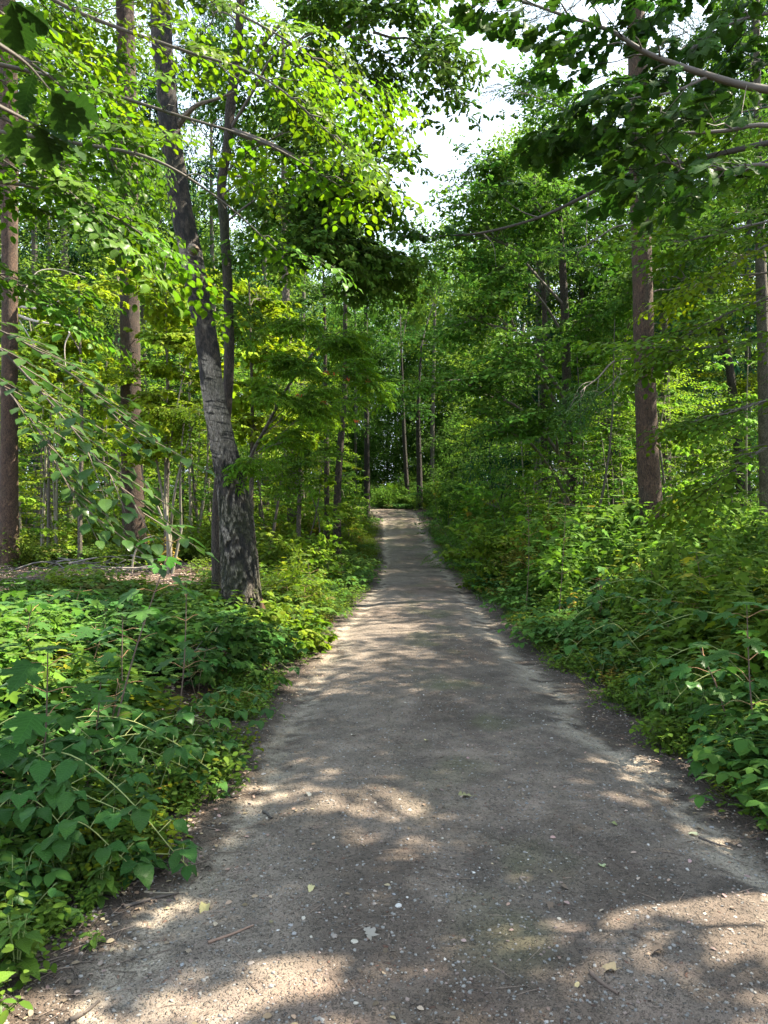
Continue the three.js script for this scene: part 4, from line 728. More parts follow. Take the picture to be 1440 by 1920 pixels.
{ // oak overhead at the right
  seed = 211; const g0 = V(4.6, 0, -4.2); g0.y = groundY(g0.x, g0.z) - 0.05;
  const o = thing('oak_tree', 'oak branches reaching in overhead with lobed leaves in front of the reddish spruce', 'tree', g0), list = [], lit = [];
  trunkMesh(o, [[V(0, 0, 0), 0.24], [V(0.05, 2.5, 0), 0.2], [V(0, 5, 0.1), 0.16], [V(0.1, 8, 0), 0.1], [V(0, 11, 0), 0.03]], { sides: 20, step: 0.15 });
  const H = (pts, n, op) => hangingBranch(o, g0, pts, Math.round(n * 1.25), list, { sc: 0.82, side: 0.22, drop: 0.3, ...op });
  const grey = [0.115, 0.098, 0.08];
  H([[2200, 260, 4.2], [1700, 210, 4.1], [1440, 168, 4], [1385, 158, 3.95], [1330, 142, 3.9], [1270, 122, 3.85], [1205, 96, 3.8], [1150, 60, 3.8], [1060, 30, 3.8], [985, 4, 3.85], [915, -12, 3.9]], 13, { drop: 0.1, r0: 0.026, tone: grey, from: 0.5, side: 0.28 });
  H([[1330, 142, 3.9], [1262, 172, 3.85], [1188, 184, 3.8], [1130, 200, 3.75], [1085, 206, 3.75]], 9, { r0: 0.008, tone: grey, from: 0.1 });
  H([[2200, 380, 3.8], [1700, 330, 3.7], [1440, 235, 3.6], [1360, 245, 3.6], [1270, 250, 3.6], [1190, 250, 3.7], [1120, 240, 3.8]], 8, { r0: 0.016, from: 0.4, tone: grey });
  H([[2200, 60, 4.4], [1700, 20, 4.3], [1480, 20, 4.2], [1380, 40, 4.2], [1300, 90, 4.1], [1250, 110, 4.1]], 10, { r0: 0.016, from: 0.4 });
  H([[2200, -150, 4.6], [1700, -120, 4.5], [1400, -60, 4.4], [1280, -10, 4.3], [1200, 20, 4.3]], 9, { r0: 0.016, from: 0.4 });
  H([[2200, 480, 3.4], [1700, 400, 3.3], [1440, 310, 3.3], [1370, 315, 3.3], [1290, 320, 3.4], [1250, 300, 3.4]], 8, { r0: 0.014, from: 0.45 });
  H([[1700, 150, 4.6], [1480, 120, 4.6], [1400, 130, 4.6], [1330, 180, 4.6]], 8, { r0: 0.012, from: 0.2 });
  // the long dark limb that sags across to the middle
  const lb = new MB(), lp = bend([[2200, 330, 5.5], [1600, 250, 6.5], [1300, 300, 7.6], [1160, 336, 8], [1092, 370, 8.3], [1010, 408, 8.6], [900, 437, 9], [830, 442, 9.3], [745, 443, 9.6]].map((p) => at(...p).sub(g0)), 60);
  lb.tube(lp, lp.map((_, k) => 0.034 * (1 - 0.0135 * k)), 8, [0.06, 0.05, 0.042]);
  for (const pts of [[[1104, 362, 8.25], [1100, 410, 8.2], [1099, 470, 8.2]], [[1010, 408, 8.6], [975, 395, 8.6], [930, 360, 8.6]], [[905, 437, 9], [925, 460, 8.9], [930, 500, 8.9]]]) { const c = bend(pts.map((p) => at(...p).sub(g0)), 8); lb.tube(c, c.map((_, k) => 0.009 * (1 - 0.1 * k)), 5, [0.1, 0.085, 0.07]); }
  lb.build('branch', M.twig, o);
  for (const [x, y, d, n] of [[1180, 310, 7.9, 5], [1130, 345, 8.1, 4], [1099, 470, 8.2, 2], [930, 355, 8.6, 3], [760, 440, 9.5, 3], [820, 430, 9.3, 3]]) for (let k = 0; k < n; k++) { const p = at(x, y, d).sub(g0); p.add(V(rr(-0.15, 0.15), rr(-0.1, 0.1), rr(-0.2, 0.2))); list.push({ p, dir: around(V(1, -0.2, 0), rnd() * 360), s: 0.9 }); }
  // the rest of its crown, out of view, boughs added to shade path and bank
  for (const [x, y, z, r, n] of [[5.6, 6.6, -3.2, 1.3, 90], [6.6, 7.4, -5.4, 1.4, 110], [5.4, 7.2, -7.2, 1.2, 80], [7.8, 8.0, -7.6, 1.3, 55], [6.2, 5.2, -1.6, 1.1, 45], [6.3, 7.0, -6.6, 1.1, 50], [4.7, 7.4, -6.6, 1.0, 60], [5.2, 8.4, -8.0, 1.0, 55], [4.4, 6.9, -4.6, 0.9, 40], [5.3, 8.0, -5.6, 0.9, 40]]) { const c = V(x, y, z).sub(g0); bough(o, V(0.05, clamp(y - g0.y - 2, 3, 7.5), 0), c, [r, r * 0.7, r], n, list, { br: 0.03, sc: 1.15 }); }
  crown(o, 'oakNear', M.oakNear, list, [0.95, 1, 0.95], 0.22);
  // single leaves at the ends of the sagging twigs
  const tw = new MB();
  for (const [a, b] of [[[1300, 150, 3.7], [1240, 215, 3.65]], [[1120, 60, 3.7], [1040, 75, 3.7]], [[1180, 184, 3.7], [1120, 225, 3.65]], [[1000, 10, 3.75], [945, 22, 3.75]], [[1340, 230, 3.5], [1320, 190, 3.4]], [[1400, 160, 3.8], [1390, 210, 3.6]], [[1260, 240, 3.5], [1225, 275, 3.45]], [[940, 0, 3.8], [885, 10, 3.8]]]) {
    const p0 = at(...a).sub(g0), p1 = at(...b).sub(g0), dir = p1.clone().sub(p0), L = dir.length(); leafTwig(o, p0, dir.normalize(), L, { geo: LEAF.oak, mats: TONE.oak, leaf: 0.115, gap: 0.03, max: 120, twigMesh: tw, jitter: 0.6, ang: 55, droop: 0.05 });
  }
  tw.build('twig', M.twig, o);
}
{ // layered beech at the right, farther in
  seed = 221; const g0 = V(6.4, 0, -6.4); g0.y = groundY(g0.x, g0.z) - 0.05;
  const o = thing('beech_tree', 'young beech with flat layered sprays fanning before the grey edge trunk', 'tree', g0), list = [], lit = [];
  trunkMesh(o, [[V(0, 0, 0), 0.12], [V(0.05, 2.5, 0), 0.1], [V(0, 5, 0.1), 0.07], [V(0.1, 8, 0), 0.02]], { tone: barkTone.pale, sides: 14, step: 0.2, rough: 0.03 });
  const H = (l, pts, n, op) => hangingBranch(o, g0, pts, n, l, { sc: 1, side: 0.5, ...op });
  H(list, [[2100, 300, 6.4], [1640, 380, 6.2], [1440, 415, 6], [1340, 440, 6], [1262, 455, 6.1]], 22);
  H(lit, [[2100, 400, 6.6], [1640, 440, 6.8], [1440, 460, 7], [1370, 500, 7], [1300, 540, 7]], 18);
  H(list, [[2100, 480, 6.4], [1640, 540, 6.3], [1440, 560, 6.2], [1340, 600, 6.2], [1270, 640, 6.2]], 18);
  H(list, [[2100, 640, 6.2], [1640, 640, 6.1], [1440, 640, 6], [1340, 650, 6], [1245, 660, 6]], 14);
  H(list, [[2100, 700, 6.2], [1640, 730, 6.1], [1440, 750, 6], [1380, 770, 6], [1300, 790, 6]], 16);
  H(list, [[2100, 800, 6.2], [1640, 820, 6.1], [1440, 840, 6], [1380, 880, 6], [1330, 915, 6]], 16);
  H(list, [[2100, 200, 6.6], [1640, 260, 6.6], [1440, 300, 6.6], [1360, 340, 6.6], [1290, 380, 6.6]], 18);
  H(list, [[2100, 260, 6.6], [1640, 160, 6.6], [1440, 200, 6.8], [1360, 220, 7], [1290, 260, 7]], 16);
  for (const [x, y, z, r, n] of [[7.4, 5.4, -8.2, 1.2, 40], [8.6, 6.4, -10, 1.4, 50], [7.2, 7.2, -9.6, 1.2, 36], [9.4, 5.2, -8, 1.3, 40], [8.2, 4.6, -11.8, 1.2, 40]]) { const c = V(x, y, z).sub(g0); bough(o, V(0.05, clamp(y - g0.y - 2, 2, 6), 0), c, [r, r * 0.6, r], n, list, { br: 0.025, sc: 1.3 }); }  // unseen outer boughs, added to cast shade on the path
  crown(o, 'beech', M.beech, list, [0.85, 0.95, 0.85], 0.2); crown(o, 'beech', M.beech, lit, [1.4, 1.25, 0.6], 0.2);  // light painted by hue: darker sprays first, sunlit ones second
}
{ // oak added beyond the right edge to shade the path; only outer boughs show
  seed = 235; const g0 = V(10.2, 0, -12.5); g0.y = groundY(g0.x, g0.z) - 0.05;
  const o = thing('oak_tree', 'added oak shading the path, outer boughs high between the reddish spruce and grey edge trunk', 'tree', g0), list = [];
  trunkMesh(o, [[V(0, 0, 0), 0.26], [V(-0.05, 3, 0), 0.22], [V(0, 6, 0.1), 0.17], [V(0.1, 9, 0), 0.1], [V(0, 12.5, 0), 0.03]], { sides: 18, step: 0.2 });
  for (const [x, y, z, r, n] of [[7.4, 8.5, -9, 1.3, 90], [6.8, 7.6, -10.6, 1.3, 80], [8.0, 9.4, -7.2, 1.2, 50], [6.4, 7.0, -12.2, 1.1, 46], [7.6, 8.9, -13.2, 1.3, 60], [6.8, 7.4, -15, 1.2, 56], [7.6, 8.8, -17, 1.3, 60], [5.4, 6.2, -15.4, 1.1, 44], [5.8, 6.8, -17.8, 1.1, 46], [5.2, 11.4, -11, 1.2, 70], [6.3, 12, -12.6, 1.3, 70], [7.2, 12.2, -14.4, 1.3, 60], [6.2, 11, -10, 1, 40], [9, 6.5, -9.6, 1.2, 40], [8.6, 7, -14.6, 1.2, 40], [7, 8.2, -20, 1.3, 40]]) { const c = V(x, y, z).sub(g0); bough(o, V(0, clamp(y - g0.y - 2.5, 3, 8), 0), c, [r, r * 0.6, r], n, list, { br: 0.035, sc: 1.15 }); }
  crown(o, 'oak', M.oak, list, [1, 1, 0.9], 0.22);
}

// ---------------------------------------------------------------- the wood behind, which reads as one mass
{
  seed = 301;
  const o = new THREE.Group(); o.name = 'distant_woodland'; kindOf(o, 'stuff'); scene.add(o); o.userData.label = 'mass of leafy woodland closing the view behind the nearer trees';
  const tr = new MB(), sets = { far: [], farConifer: [] };
  // how high the tree tops stand above the horizon in each direction, as a slope
  const top = curve([[-0.6, 1.2], [-0.12, 0.8], [-0.06, 0.62], [-0.01, 0.53], [0.03, 0.40], [0.06, 0.39], [0.09, 0.43], [0.14, 0.48], [0.2, 0.56], [0.3, 0.66], [0.6, 1.0]]);
  let made = 0;
  for (let k = 0; k < 900 && made < 150; k++) {
    let d = 26 + 84 * Math.pow(rnd(), 1.3), x = rr(-0.62, 0.62) * d, px = x / d;
    if (d < 60 && x > eL(d) - 2.5 && x < eR(d) + 2.5) continue;
    if (d < 34 && Math.abs(px) < 0.2) continue;
    made++;
    if (made <= 22 && made % 3 === 2) { d = [4, 9, 14, 19, 24, 1, 6, 11, 16, 21, 27, 30, -3, -6, 3, 8, 13, 33, 18, 23, -1, 28][made - 1] + rr(-1, 1); x = made <= 11 ? rr(9.5, 13) + Math.max(0, d - 12) * 0.55 : rr(13, 19) + Math.max(0, d - 10) * 0.5; px = x / Math.max(1, d); }  // unseen trees added out of frame to shade the path
    const y0 = groundY(x, -d), cap = made <= 22 ? rr(9, 12.5) : top(px) * d * rr(0.86, 1.0), h = Math.min(rr(17, 25), cap), conifer = rnd() < (px > 0.08 ? 0.3 : 0.2), r = rr(0.1, 0.2);
    if (h < 5) continue;
    const lean = rr(-0.5, 0.5), P = [0, 0.3, 0.6, 0.95].map((t) => V(x + lean * t + rr(-0.15, 0.15), y0 + t * h, -d));
    const tc = rnd() < 0.3 ? 0.13 : 0.085; tr.tube(P, [r, r * 0.85, r * 0.6, 0.03], 7, [tc, tc * 0.85, tc * 0.68]);
    const hue = conifer ? [0.75, 0.9, 1] : (() => { const v = rr(0.8, 1.35), w = rr(-0.15, 0.25); return [v * (1 + w), v, v * (0.9 - w)]; })(), base = rr(0.12, 0.4) * h, n = made <= 22 ? 200 : d < 60 ? 250 : 190;
    for (let q = 0; q < n; q++) {
      const t = Math.pow(rnd(), 0.9), y = y0 + base + (h - base) * t, w = conifer ? (1 - t) * 2.2 + 0.3 : 2.9 * Math.sin(Math.PI * clamp(0.18 + 0.8 * t, 0, 1)) + 0.3, a = rnd() * 6.283, e = w * Math.sqrt(rnd());
      const lump = fbm(x + Math.cos(a) * e * 0.6, y * 0.6, a, 2); if (lump < 0.4 && rnd() < 0.75) continue;
      sets[conifer ? 'farConifer' : 'far'].push({ p: V(x + lean * t + Math.cos(a) * e, y, -d + Math.sin(a) * e), dir: V(Math.cos(a), conifer ? -0.45 : rr(-0.3, 0.3), Math.sin(a)), s: rr(0.8, 1.5) * (d < 45 ? 0.85 : 1.15), hue });
    }
    // understorey
    if (d < 100) for (let q = 0; q < 46; q++) { const a = rnd() * 6.283, e = 4.5 * Math.sqrt(rnd()), xx = x + Math.cos(a) * e, zz = -d + Math.sin(a) * e; if (-zz < 56 && xx > eL(-zz) - 0.8 && xx < eR(-zz) + 0.8) continue; sets.far.push({ p: V(xx, groundY(xx, zz) + 6.5 * Math.pow(rnd(), 1.3) + 0.1, zz), dir: V(Math.cos(a), rr(-0.2, 0.3), Math.sin(a)), s: rr(0.6, 1.1), hue: [0.85, 0.95, 0.85] }); }
  }
  for (let k = 0; k < 26; k++) {   // low trees beyond the bend of the path
    const d = rr(58, 74), x = rr(-6, 9), y0 = groundY(x, -d), h = Math.min(top(x / d) * d * 0.95, rr(14, 24)), P = [0, 0.5, 0.95].map((t) => V(x + rr(-0.2, 0.2), y0 + t * h, -d)); tr.tube(P, [0.13, 0.1, 0.03], 7, [0.1, 0.085, 0.068]);
    const v = rr(0.95, 1.5); for (let q = 0; q < 330; q++) { const t = rnd(), a = rnd() * 6.283, e = (2.4 * Math.sin(Math.PI * clamp(0.2 + 0.75 * t, 0, 1)) + 0.3) * Math.sqrt(rnd()); sets.far.push({ p: V(x + Math.cos(a) * e, y0 + 0.3 + (h - 0.3) * t, -d + Math.sin(a) * e), dir: V(Math.cos(a), rr(-0.3, 0.3), Math.sin(a)), s: rr(0.8, 1.4), hue: [v * 0.9, v, v * 1.1] }); }
  }
  for (let k = 0; k < 2600; k++) {   // bushes between the far trunks
    const d = rr(36, 84), x = rr(-0.5, 0.52) * d; if (d < 57 && x > eL(d) - 1.5 && x < eR(d) + 1.5) continue; const y = groundY(x, -d) + 5.5 * Math.pow(rnd(), 1.4) + 0.1, v = rr(0.55, 1.0), a = rnd() * 6.283; sets.far.push({ p: V(x, y, -d), dir: V(Math.cos(a), rr(-0.3, 0.3), Math.sin(a)), s: rr(0.8, 1.4), hue: [v * 0.9, v, v] });
  }
  for (let k = 0; k < 900; k++) { const d = rr(57, 70), x = rr(-5, 8), a = rnd() * 6.283, v = rr(0.5, 0.85); sets.far.push({ p: V(x, groundY(x, -d) + 6 * rnd(), -d), dir: V(Math.cos(a), rr(-0.3, 0.3), Math.sin(a)), s: rr(0.7, 1.2), hue: [v * 0.85, v, v * 1.1] }); }
  tr.build('trunks', M.twig, o); kindOf(o.children[0], 'stuff');
  for (const [kind, mat] of [['far', M.far], ['farConifer', M.needle]]) {
    const vars = SPRAY[kind], L = sets[kind].map((_) => _);
    vars.forEach((g, i) => {
      const set = L.filter((_, k) => k % vars.length === i), im = new THREE.InstancedMesh(g, mat, set.length), m = new THREE.Matrix4(), c = new THREE.Color();
      set.forEach((l, k) => { im.setMatrixAt(k, basis(l.p, l.dir, V(rr(-0.5, 0.5), 1, rr(-0.5, 0.5)), l.s, m)); const v = rr(0.8, 1.2); im.setColorAt(k, c.setRGB(l.hue[0] * v, l.hue[1] * v, l.hue[2] * v)); });
      im.name = 'foliage'; kindOf(shadows(im), 'stuff'); o.add(im);
    });
  }
}
// ---------------------------------------------------------------- saplings and bushes under the trees, which read as one thicket
{
  seed = 305;
  const o = new THREE.Group(); o.name = 'thicket'; kindOf(o, 'stuff'); o.userData.label = 'thicket of saplings and bushes filling the space under the trees'; scene.add(o);
  const sets = { beech: [], maple: [], oak: [] }, st = new MB();
  for (let k = 0; k < 270; k++) {
    let d = 13 + 31 * Math.pow(rnd(), 1.1), x = rr(-0.6, 0.62) * d; if (x > 0 && d < 17) d += 6; const e = x < eL(d) ? eL(d) - x : x - eR(d);
    if (x > eL(d) - 1.2 && x < eR(d) + 1.0) continue;
    if (x / d > 0.3 && d < 24 && rnd() < 0.6) continue;
    if (x < 0 && d < 18.5 && x < -1.6 && x > -9) continue;
    const h = clamp((x < 0 ? rr(2.2, 6.5) : rr(1.8, 5.5)) * smooth(0, 3.2, e) + 1.2, 1.2, 7), kind = pick(['beech', 'beech', 'maple', 'oak']), y0 = groundY(x, -d), v = x < 0 ? rr(1.1, 2.1) : rr(1.1, 1.9), w = x < 0 ? rr(-0.1, 0.35) : rr(-0.2, 0.15) * (v > 1 ? 1 : 0.3), hue = [v * (1 + w), v, v * (0.95 - w)];  // hue puts a sunlit yellow-green into the leaf colour
    const tip = V(x + rr(-0.6, 0.6), y0 + h, -d + rr(-0.6, 0.6)), b0 = V(x, y0 - 0.05, -d), mid = b0.clone().lerp(tip, 0.5).add(V(rr(-0.3, 0.3), 0, rr(-0.3, 0.3)));
    const c = bend([b0, mid, tip], 8), r = 0.008 + 0.006 * h; st.tube(c, c.map((_, i) => r * (1 - 0.1 * i)), 5, rnd() < 0.4 ? [0.2, 0.18, 0.13] : [0.09, 0.075, 0.06]);
    const n = Math.round(h * 9);
    for (let q = 0; q < n; q++) {
      const t = Math.pow(rnd(), 0.75), i = Math.min(7, Math.floor(t * 8)), p = c[i].clone().lerp(c[i + 1], t * 8 - i), a = rnd() * 6.283, R = (0.25 + 0.24 * h * Math.sin(Math.PI * clamp(0.2 + 0.75 * t, 0, 1))) * Math.sqrt(rnd()), dir = V(Math.cos(a), rr(-0.3, 0.3), Math.sin(a)), pp = p.clone().addScaledVector(dir, R);
      if (R > 0.5 && rnd() < 0.35) st.tube([p.clone().add(V(0, -0.15 * R, 0)), pp], [0.007, 0.003], 3, [0.1, 0.085, 0.065]);
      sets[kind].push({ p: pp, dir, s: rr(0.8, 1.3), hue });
    }
  }
  const sm = st.build('stems', M.twig, o); kindOf(sm, 'stuff');
  for (const [kind, mat] of [['beech', M.beech], ['maple', M.maple], ['oak', M.oak]]) SPRAY[kind].forEach((g, i) => {
    const set = sets[kind].filter((_, k) => k % SPRAY[kind].length === i), im = new THREE.InstancedMesh(g, mat, set.length), m = new THREE.Matrix4(), c = new THREE.Color();
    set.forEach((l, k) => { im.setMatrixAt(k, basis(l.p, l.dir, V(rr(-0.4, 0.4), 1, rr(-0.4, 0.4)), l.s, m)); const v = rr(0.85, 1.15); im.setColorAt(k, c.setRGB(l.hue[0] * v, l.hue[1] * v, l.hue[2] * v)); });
    im.name = 'foliage'; kindOf(shadows(im), 'stuff'); o.add(im);
  });
}
// ---------------------------------------------------------------- undergrowth
function stemPlant(b, { h = 0.6, stems = 4, leaf = 0.08, shape = SH.oval, pairs = 5, spread = 0.5, petiole = 0.15, flat = 0.2, wk = 1, from = 0.3, stemCol = [0.8, 0.75, 0.6] }) {
  for (let s = 0; s < stems; s++) {
    const a = rnd() * 360, hh = h * rr(0.65, 1.1), lean = around(V(1, 0, 0), a).multiplyScalar(spread * rr(0.2, 1)), pts = [0, 0.33, 0.66, 1].map((t) => V(lean.x * t * hh * (0.6 + 0.5 * t), hh * t * (1 - 0.12 * spread * t), lean.z * t * hh * (0.6 + 0.5 * t))), c = new THREE.CatmullRomCurve3(pts);
    b.tube(pts, [0.004, 0.0034, 0.0026, 0.001], 3, stemCol);
    for (let k = 0; k < pairs; k++) {
      const t = from + (1 - from) * (k + 0.4) / pairs, p = c.getPoint(t), az = k * 90 + a + rr(-20, 20), sz = leaf * (1.1 - 0.55 * Math.abs(t - 0.6)) * rr(0.75, 1.2);
      for (const q of [0, 180]) { const ld = around(V(1, rr(-0.3, 0.3) - flat, 0), az + q).normalize(); putLeaf(b, shape, p.clone().addScaledVector(ld, sz * petiole), ld, V(rr(-0.3, 0.3), 1, rr(-0.3, 0.3)), sz, tint(0.25), wk); }
    }
    const tip = c.getPoint(1); for (let q = 0; q < 3; q++) putLeaf(b, shape, tip, around(V(1, 0.3, 0), q * 120 + a), V(0, 1, 0), leaf * 0.6, tint(0.2), wk);
  }
  return b;
}
function caneplant(b, { canes = 3, L = 0.9, leaf = 0.075, shape = SH.oval }) {
  for (let s = 0; s < canes; s++) {
    const a = rnd() * 6.283, pts = [0, 0.25, 0.5, 0.75, 1].map((t) => V(Math.cos(a) * L * t * 0.8, L * (0.9 * t - 0.75 * t * t) + 0.02, Math.sin(a) * L * t * 0.8)), c = new THREE.CatmullRomCurve3(pts);
    b.tube(pts, [0.005, 0.0045, 0.004, 0.003, 0.0015], 4, [0.9, 0.7, 0.5]);
    for (let k = 1; k <= 9; k++) { const t = k / 9, p = c.getPoint(t), g = c.getTangent(t), pd = around(g, (k % 2 ? 1 : -1) * rr(40, 80)); pd.y = rr(0.1, 0.5); pd.normalize(); const e = p.clone().addScaledVector(pd, leaf * 0.9); b.tube([p, e], [0.0018, 0.0012], 3, [0.9, 0.8, 0.5]); for (const q of [0, 75, -75]) { const ld = around(pd, q); ld.y = rr(-0.35, 0.05); putLeaf(b, shape, e, ld.normalize(), V(rr(-0.25, 0.25), 1, rr(-0.25, 0.25)), leaf * (q ? 0.85 : 1.1) * rr(0.8, 1.15), tint(0.22)); } }
  }
  return b;
}
function herb(b, n, R, h, leaf, shape) { for (let k = 0; k < n; k++) { const a = rnd() * 6.283, r = R * Math.sqrt(rnd()), p = V(Math.cos(a) * r, h * rr(0.15, 1), Math.sin(a) * r), ld = around(V(1, rr(-0.4, 0.3), 0), rnd() * 360); putLeaf(b, shape, p, ld.normalize(), V(rr(-0.4, 0.4), 1, rr(-0.4, 0.4)), leaf * rr(0.6, 1.3), tint(0.25)); if (k % 4 === 0) b.tube([V(p.x * 0.6, 0, p.z * 0.6), p], [0.0016, 0.0012], 3, [0.9, 0.8, 0.6]); } return b; }
function tuft(b, n, h) { for (let k = 0; k < n; k++) { const a = rnd() * 6.283, r = rr(0, 0.06), L = h * rr(0.5, 1.1), w = rr(0.0025, 0.005), dx = Math.cos(a), dz = Math.sin(a), lean = rr(0.15, 0.9), c = tint(0.25); let prev = null; for (let q = 0; q <= 4; q++) { const t = q / 4, x = dx * (r + lean * L * t * t), z = dz * (r + lean * L * t * t), y = L * (t - 0.4 * lean * t * t), ww = w * (1 - t * 0.95); const i = b.v(x - dz * ww, y, z + dx * ww, dx * -0.5, 0.8, dz * -0.5, 0, t, ...c); b.v(x + dz * ww, y, z - dx * ww, dx * -0.5, 0.8, dz * -0.5, 1, t, ...c); if (prev !== null) { b.tri(prev, prev + 1, i); b.tri(prev + 1, i + 1, i); } prev = i; } } return b; }
seed = 311;
const PLANT = {
  leafy: [0, 1, 2].map(() => stemPlant(new MB(), { h: 1, stems: 6, leaf: 0.1, pairs: 7, spread: 0.45, shape: SH.oval }).geo()),
  nettle: [0, 1].map(() => stemPlant(new MB(), { h: 1, stems: 6, leaf: 0.12, pairs: 8, spread: 0.25, shape: SH.nettle, flat: 0.35 }).geo()),
  maple: [0, 1, 2].map(() => stemPlant(new MB(), { h: 1, stems: 4, leaf: 0.17, pairs: 5, spread: 0.45, shape: SH.mapleFar, petiole: 0.6, flat: 0.3 }).geo()),
  cane: [0, 1, 2].map(() => caneplant(new MB(), { canes: 5, L: 1.0, leaf: 0.09 }).geo()),
  herb: [0, 1].map(() => herb(new MB(), 90, 0.22, 0.22, 0.045, SH.oval).geo()),
  clover: [0, 1].map(() => herb(new MB(), 110, 0.2, 0.1, 0.025, SH.oval).geo()),
  grass: [0, 1].map(() => tuft(new MB(), 40, 0.34).geo()),
};
const PMAT = { leafy: M.herb, nettle: M.herb, maple: M.maple, cane: M.bramble, herb: M.herb, clover: M.herb, grass: M.grass };
const clearing = (x, d) => Math.hypot((x + 6.4) / 4.6, (d - 13.3) / 3.7) < 1 && x < -1.7;
function plantHeight(x, d) {
  const e = x < eL(d) ? eL(d) - x : x - eR(d);
  if (x > eR(d)) return d < 11 ? 0.16 + 0.85 * smooth(0, 1.5, e) : 0.2 + 1.05 * smooth(0.05, 1.0, e);
  if (d < 6) return 0.1 + 0.42 * smooth(0.1, 1.0, e);
  if (d < 12.5) return 0.12 + 0.36 * smooth(0.1, 1.0, e);
  return 0.16 + 0.62 * smooth(0.05, 1.1, e) * smooth(12, 15, d);
}
{
  seed = 321;
  const sets = {}; for (const k in PLANT) sets[k] = [];
  const put = (kind, x, d, h, hue) => sets[kind].push({ x, d, h, hue });
  const scatter = (n, x0, x1, d0, d1, f) => { for (let k = 0; k < n; k++) { const d = rr(d0, d1), x = rr(x0(d), x1(d)); if (Math.abs(x) > 0.62 * d + 2.4) continue; if (clearing(x, d) && rnd() < 0.97) continue; f(x, d); } };
  const edge = (x, d) => (x < eL(d) ? eL(d) - x : x - eR(d));
  const kindFor = (x, d, e) => { const n = fbm(x * 0.55, d * 0.55, x > 0 ? 60 : 61, 3), t = rnd(); if (e < 0.3) return t < 0.2 ? 'herb' : t < 0.34 ? 'clover' : t < 0.48 ? 'grass' : t < 0.8 ? 'leafy' : 'nettle'; if (x < 0 && d < 16) return n < 0.46 ? (t < 0.5 ? 'cane' : t < 0.75 ? 'maple' : 'leafy') : (t < 0.6 ? 'maple' : t < 0.78 ? 'leafy' : t < 0.92 ? 'nettle' : 'herb'); if (x > 0) return n < 0.44 ? (t < 0.35 ? 'cane' : t < 0.7 ? 'leafy' : 'nettle') : n < 0.54 ? (t < 0.7 ? 'leafy' : 'maple') : (t < 0.65 ? 'maple' : 'nettle'); return n < 0.45 ? (t < 0.6 ? 'cane' : 'herb') : n < 0.55 ? (t < 0.6 ? 'leafy' : 'herb') : (t < 0.5 ? 'maple' : t < 0.8 ? 'leafy' : 'nettle'); };
  const hue = (x, d) => { const n = fbm(x * 0.3 + 9, d * 0.3, 71, 3), v = 0.9 + 0.3 * n; return x > 0 ? [v * (0.7 + 0.5 * n), v * 1.05, v * 1.2] : d < 9 ? [v * (0.62 + 0.5 * n), v, v * 1.25] : [v * (0.8 + 0.6 * n), v, v * (1.1 - 0.4 * n)]; };
  const go = (n, x0, x1, d0, d1, sc = 1) => scatter(n, x0, x1, d0, d1, (x, d) => { const e = edge(x, d); if (x < 0 && d < 12.5 && fbm(x * 1.5, d * 1.5, 95, 2) < (d > 5 ? 0.52 : 0.44)) return; const kind = kindFor(x, d, e), H = plantHeight(x, d); if (rnd() < 0.25 * smooth(0.15, 0, e)) return; put(kind, x, d, H * sc * rr(0.6, 1.2) * (0.65 + 0.8 * fbm(x * 0.9, d * 0.9, 77, 2)), hue(x, d)); });
  go(900, (d) => eR(d) - 0.02, (d) => eR(d) + 2.5, 3.2, 9); go(1100, (d) => eR(d) - 0.02, (d) => eR(d) + 5, 7, 16); go(1500, (d) => eR(d), (d) => eR(d) + 9, 14, 30); go(1400, (d) => eR(d), (d) => eR(d) + 16, 26, 56, 1.15);
  go(760, (d) => eL(d) - 1.8, (d) => eL(d) + 0.04, 1.9, 7); go(800, (d) => eL(d) - 4.5, (d) => eL(d) + 0.03, 6, 12.5); go(1500, (d) => eL(d) - 8, (d) => eL(d), 12, 28); go(1400, (d) => eL(d) - 18, (d) => eL(d), 24, 56, 1.15);
  // fringe of small herbs and grass along both edges
  for (let k = 0; k < 2600; k++) { const d = 1.9 + 34 * Math.pow(rnd(), 1.6), s = rnd() < 0.5, x = s ? eL(d) - Math.abs(gauss()) * 0.4 + 0.03 : eR(d) + Math.abs(gauss()) * 0.4 - 0.03; if (fbm(x * 2.6, d * 2.6, 91, 2) < 0.5) continue; put(rnd() < 0.25 ? 'clover' : rnd() < 0.5 ? 'herb' : rnd() < 0.5 ? 'leafy' : 'grass', x, d, rr(0.06, 0.24), hue(x, d)); }
  // low ferns and herbs on the forest floor around the clearing
  for (let k = 0; k < 1300; k++) { const d = rr(13, 30), x = -rr(1.5, 0.62 * d + 1); if (clearing(x, d) && rnd() < 0.93) continue; put(rnd() < 0.6 ? 'herb' : 'leafy', x, d, rr(0.15, 0.4), hue(x, d)); }
  // bushes that close the end of the path
  for (let k = 0; k < 260; k++) { const d = rr(50.5, 58), x = rr(-1.0, 4.5); put(pick(['leafy', 'cane', 'leafy']), x, d, rr(0.7, 1.9), [0.75, 0.95, 1.1]); }
  const o = new THREE.Group(); o.name = 'undergrowth'; kindOf(o, 'stuff'); o.userData.label = 'dense mixed green undergrowth covering both banks along the path'; scene.add(o);
